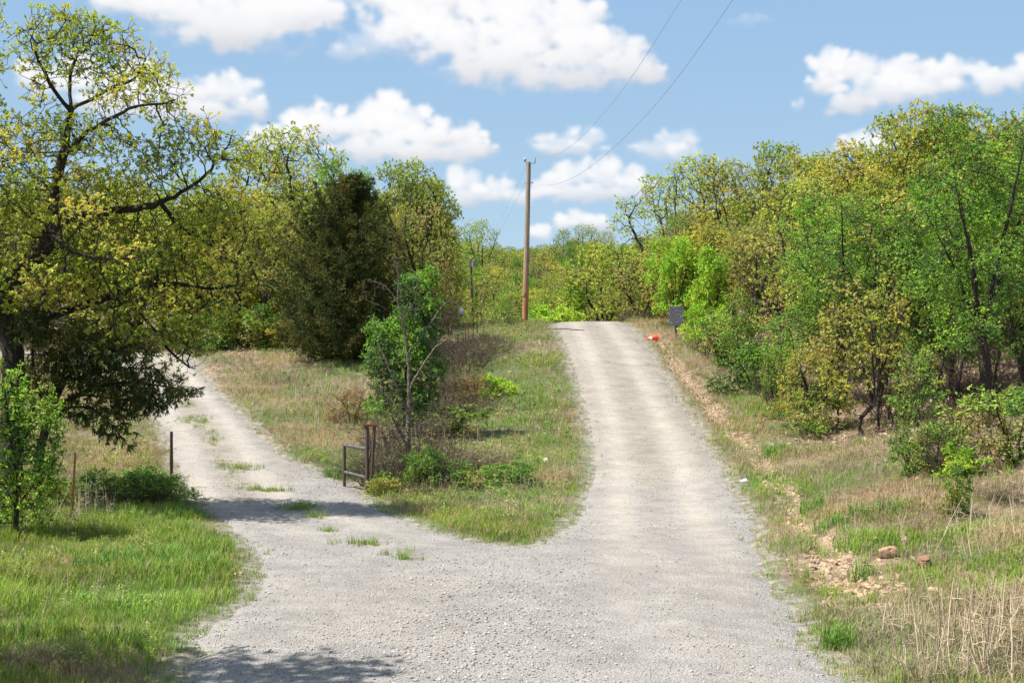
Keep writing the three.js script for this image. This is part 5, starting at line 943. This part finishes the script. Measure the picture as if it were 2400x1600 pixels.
// gravel
{
  const R = rng(99), geos = [1, 2, 3, 4].map((s) => { const g = new THREE.IcosahedronGeometry(1, 0), p = g.attributes.position, key = new Map(), Q = rng(s * 13); for (let i = 0; i < p.count; i++) { const id = [p.getX(i), p.getY(i), p.getZ(i)].map((v) => v.toFixed(3)).join(); if (!key.has(id)) key.set(id, 0.65 + 0.6 * Q()); const k = key.get(id); p.setXYZ(i, p.getX(i) * k, p.getY(i) * k * 0.62, p.getZ(i) * k * 0.85); } g.deleteAttribute('uv'); g.deleteAttribute('normal'); return g; });
  const lists = [[], [], [], []], m = mat({ color: col(1, 1, 1), flatShading: true });
  for (const [d0, d1, q] of [[11, 19, 0.046], [19, 27, 0.058], [27, 38, 0.085], [38, 72, 0.13]]) for (let d = d0; d < d1; d += q) { const half = d * 0.368 + 1.8; for (let xx = -half; xx < Math.min(half, 8); xx += q) {
    const x = xx + (R() - 0.5) * q * 2, dd = d + (R() - 0.5) * q * 2, r = roadDist(x, dd);
    if (r > 0.7 || R() < 0.25 + 0.75 * smooth(r, -0.1, 0.7)) continue;
    const l = loose(x, dd);
    if (R() > 0.22 + 0.9 * l * l) continue;
    const s = (0.0055 + 0.021 * Math.pow(R(), 3.8 - 0.8 * l)) * (0.6 + 0.5 * l) * (d < 27 ? 1 : d < 38 ? 1.15 : 1.3), v = 0.2 + 0.17 * R(), w = R(), t = w < 0.12 ? [v * 1.1, v * 0.93, v * 0.74] : w < 0.16 ? [v * 0.55, v * 0.56, v * 0.6] : w < 0.166 ? [v, v * 0.68, v * 0.5] : [v * 1.02, v * 0.985, v * 0.935];
    EU.set((R() - 0.5) * 0.8, R() * 6.28, (R() - 0.5) * 0.8);
    lists[Math.floor(R() * 4)].push([V(x, topH(x, dd) + s * 0.3, -dd), new THREE.Quaternion().setFromEuler(EU), V(s, s, s), t]);
  } }
  lists.forEach((l, k) => scatter('gravel_stones', geos[k], m, l));
  // earth clods along the washed-out ditch
  const clods = [[], []];
  for (const p of patches) if (p.t === 'b') for (let k = 0, n = Math.min(120, Math.round(80 * p.rx * p.rd * 3 + 8)); k < n; k++) { const a = R() * 6.28, q = Math.sqrt(R()) * 1.15, x = p.x + Math.cos(a) * p.rx * q, d = p.d + Math.sin(a) * p.rd * q, s = 0.012 + 0.05 * Math.pow(R(), 2.5), v = 0.75 + 0.5 * R(); if (roadDist(x, d) < 0) continue; EU.set(R(), R() * 6, R()); clods[k % 2].push([V(x, groundH(x, d) + s * 0.2, -d), new THREE.Quaternion().setFromEuler(EU), V(s, s, s), [0.33 * v, 0.235 * v, 0.155 * v]]); }
  clods.forEach((l, k) => scatter('earth_clods', geos[k], m, l));
}
// dead leaves on the wood floor, and tall bleached stalks
{
  const R = rng(404), L = new Leaves(); L.leaf(V(0, 0, 0), V(1, 0.1, 0), V(-0.1, 1, 0).normalize(), 1, 0.6, [1, 1, 1], 0.25); const g = L.build(), list = [], m = mat({ vertexColors: true, side: THREE.DoubleSide });
  for (let k = 0; k < 60000 && list.length < 26000; k++) { const d = 15 + 65 * Math.sqrt(R()), x = (R() * 2 - 1) * (d * 0.38 + 1), c = cover(x, d); if (roadDist(x, d) < 0.4 || R() > c.l + 0.04 + c.b * 0.5) continue; const s = (0.06 + 0.05 * R()) * (1 + d / 90), v = 0.7 + 0.6 * R(); EU.set((R() - 0.5) * 1.2, R() * 6.28, (R() - 0.5) * 1.2); list.push([V(x, groundH(x, d) + 0.015 + 0.03 * R(), -d), new THREE.Quaternion().setFromEuler(EU), V(s, s, s), R() < 0.6 ? [0.29 * v, 0.175 * v, 0.115 * v] : [0.36 * v, 0.26 * v, 0.18 * v]]); }
  scatter('fallen_leaves', g, m, list);
  const stalk = (seed) => { const Q = rng(seed), w = new Wood(), dir = V((Q() - 0.5) * 0.5, 1, (Q() - 0.5) * 0.4).normalize(), p = V(0, -0.03, 0), pts = [p.clone()]; for (let k = 0; k < 4; k++) { dir.add(sphere(Q).multiplyScalar(0.09)).normalize(); p.addScaledVector(dir, 0.25); pts.push(p.clone()); } w.tube(pts, [0.011, 0.01, 0.009, 0.007, 0.003], 4); for (let k = 0; k < 3; k++) { const b = pts[1 + k].clone(), e = sphere(Q); e.y = Math.abs(e.y) * 0.6; w.tube([b, b.clone().addScaledVector(e, 0.16), b.clone().addScaledVector(e, 0.26).add(V(0, -0.06, 0))], [0.006, 0.004, 0.001], 3); } return w.build(); };
  const lists = [[], [], []], sm = mat({ color: col(1, 1, 1) });
  [[2290, 1540, 0.8, 0.9, 45, 0.85], [2200, 1560, 0.6, 0.6, 26, 0.7], [2250, 1440, 0.5, 0.5, 20, 0.7], [2120, 1460, 0.6, 0.9, 34, 0.5], [2330, 1440, 0.5, 0.8, 30, 0.7], [2200, 1260, 1.2, 1, 34, 0.5], [2260, 1230, 0.8, 0.8, 22, 0.7], [2010, 1180, 1, 0.8, 40, 0.42], [1960, 1170, 0.8, 0.6, 40, 0.4], [1800, 1400, 0.7, 1.2, 18, 0.35], [180, 1200, 0.9, 1, 30, 0.6], [230, 1180, 0.4, 0.5, 14, 0.8], [780, 920, 1.8, 2, 170, 0.7], [720, 960, 2, 2, 120, 0.6], [600, 900, 2, 3, 90, 0.5], [1090, 1040, 1.8, 1.6, 110, 0.5], [930, 1040, 1.3, 1, 90, 0.7], [1300, 1085, 0.6, 1.5, 60, 0.35], [250, 1330, 2.4, 2.4, 30, 0.35], [100, 1420, 1.6, 2, 20, 0.35], [1130, 1130, 2, 0.8, 60, 0.4], [1900, 1050, 2, 2.5, 110, 0.4], [2150, 1180, 2.2, 1.6, 120, 0.4]].forEach(([X, Y, rx, rd, n, tall]) => { const [cx, cd] = meet(X, Y); for (let k = 0; k < n; k++) { const a = R() * 6.28, q = Math.sqrt(R()), x = cx + Math.cos(a) * rx * q, d = cd + Math.sin(a) * rd * q; if (roadDist(x, d) < 0.25) continue; const s = tall * (0.5 + 0.8 * R()), v = 0.8 + 0.4 * R(); EU.set((R() - 0.5) * 0.7, R() * 6.28, (R() - 0.5) * 0.7); lists[k % 3].push([V(x, groundH(x, d), -d), new THREE.Quaternion().setFromEuler(EU), V(s, s, s), [0.44 * v, 0.35 * v, 0.24 * v]]); } });
  lists.forEach((l, k) => scatter('dry_stalks', stalk(k + 3), sm, l));
}
{ const seen = new Set(); let tri = 0; scene.traverse((o) => { if (o.isMesh && !seen.has(o.geometry)) { seen.add(o.geometry); tri += (o.geometry.index ?? o.geometry.attributes.position).count / 3; } }); console.log('copies', copies, 'triangles', tri, Date.now() - T0); }
renderer.render(scene, camera);
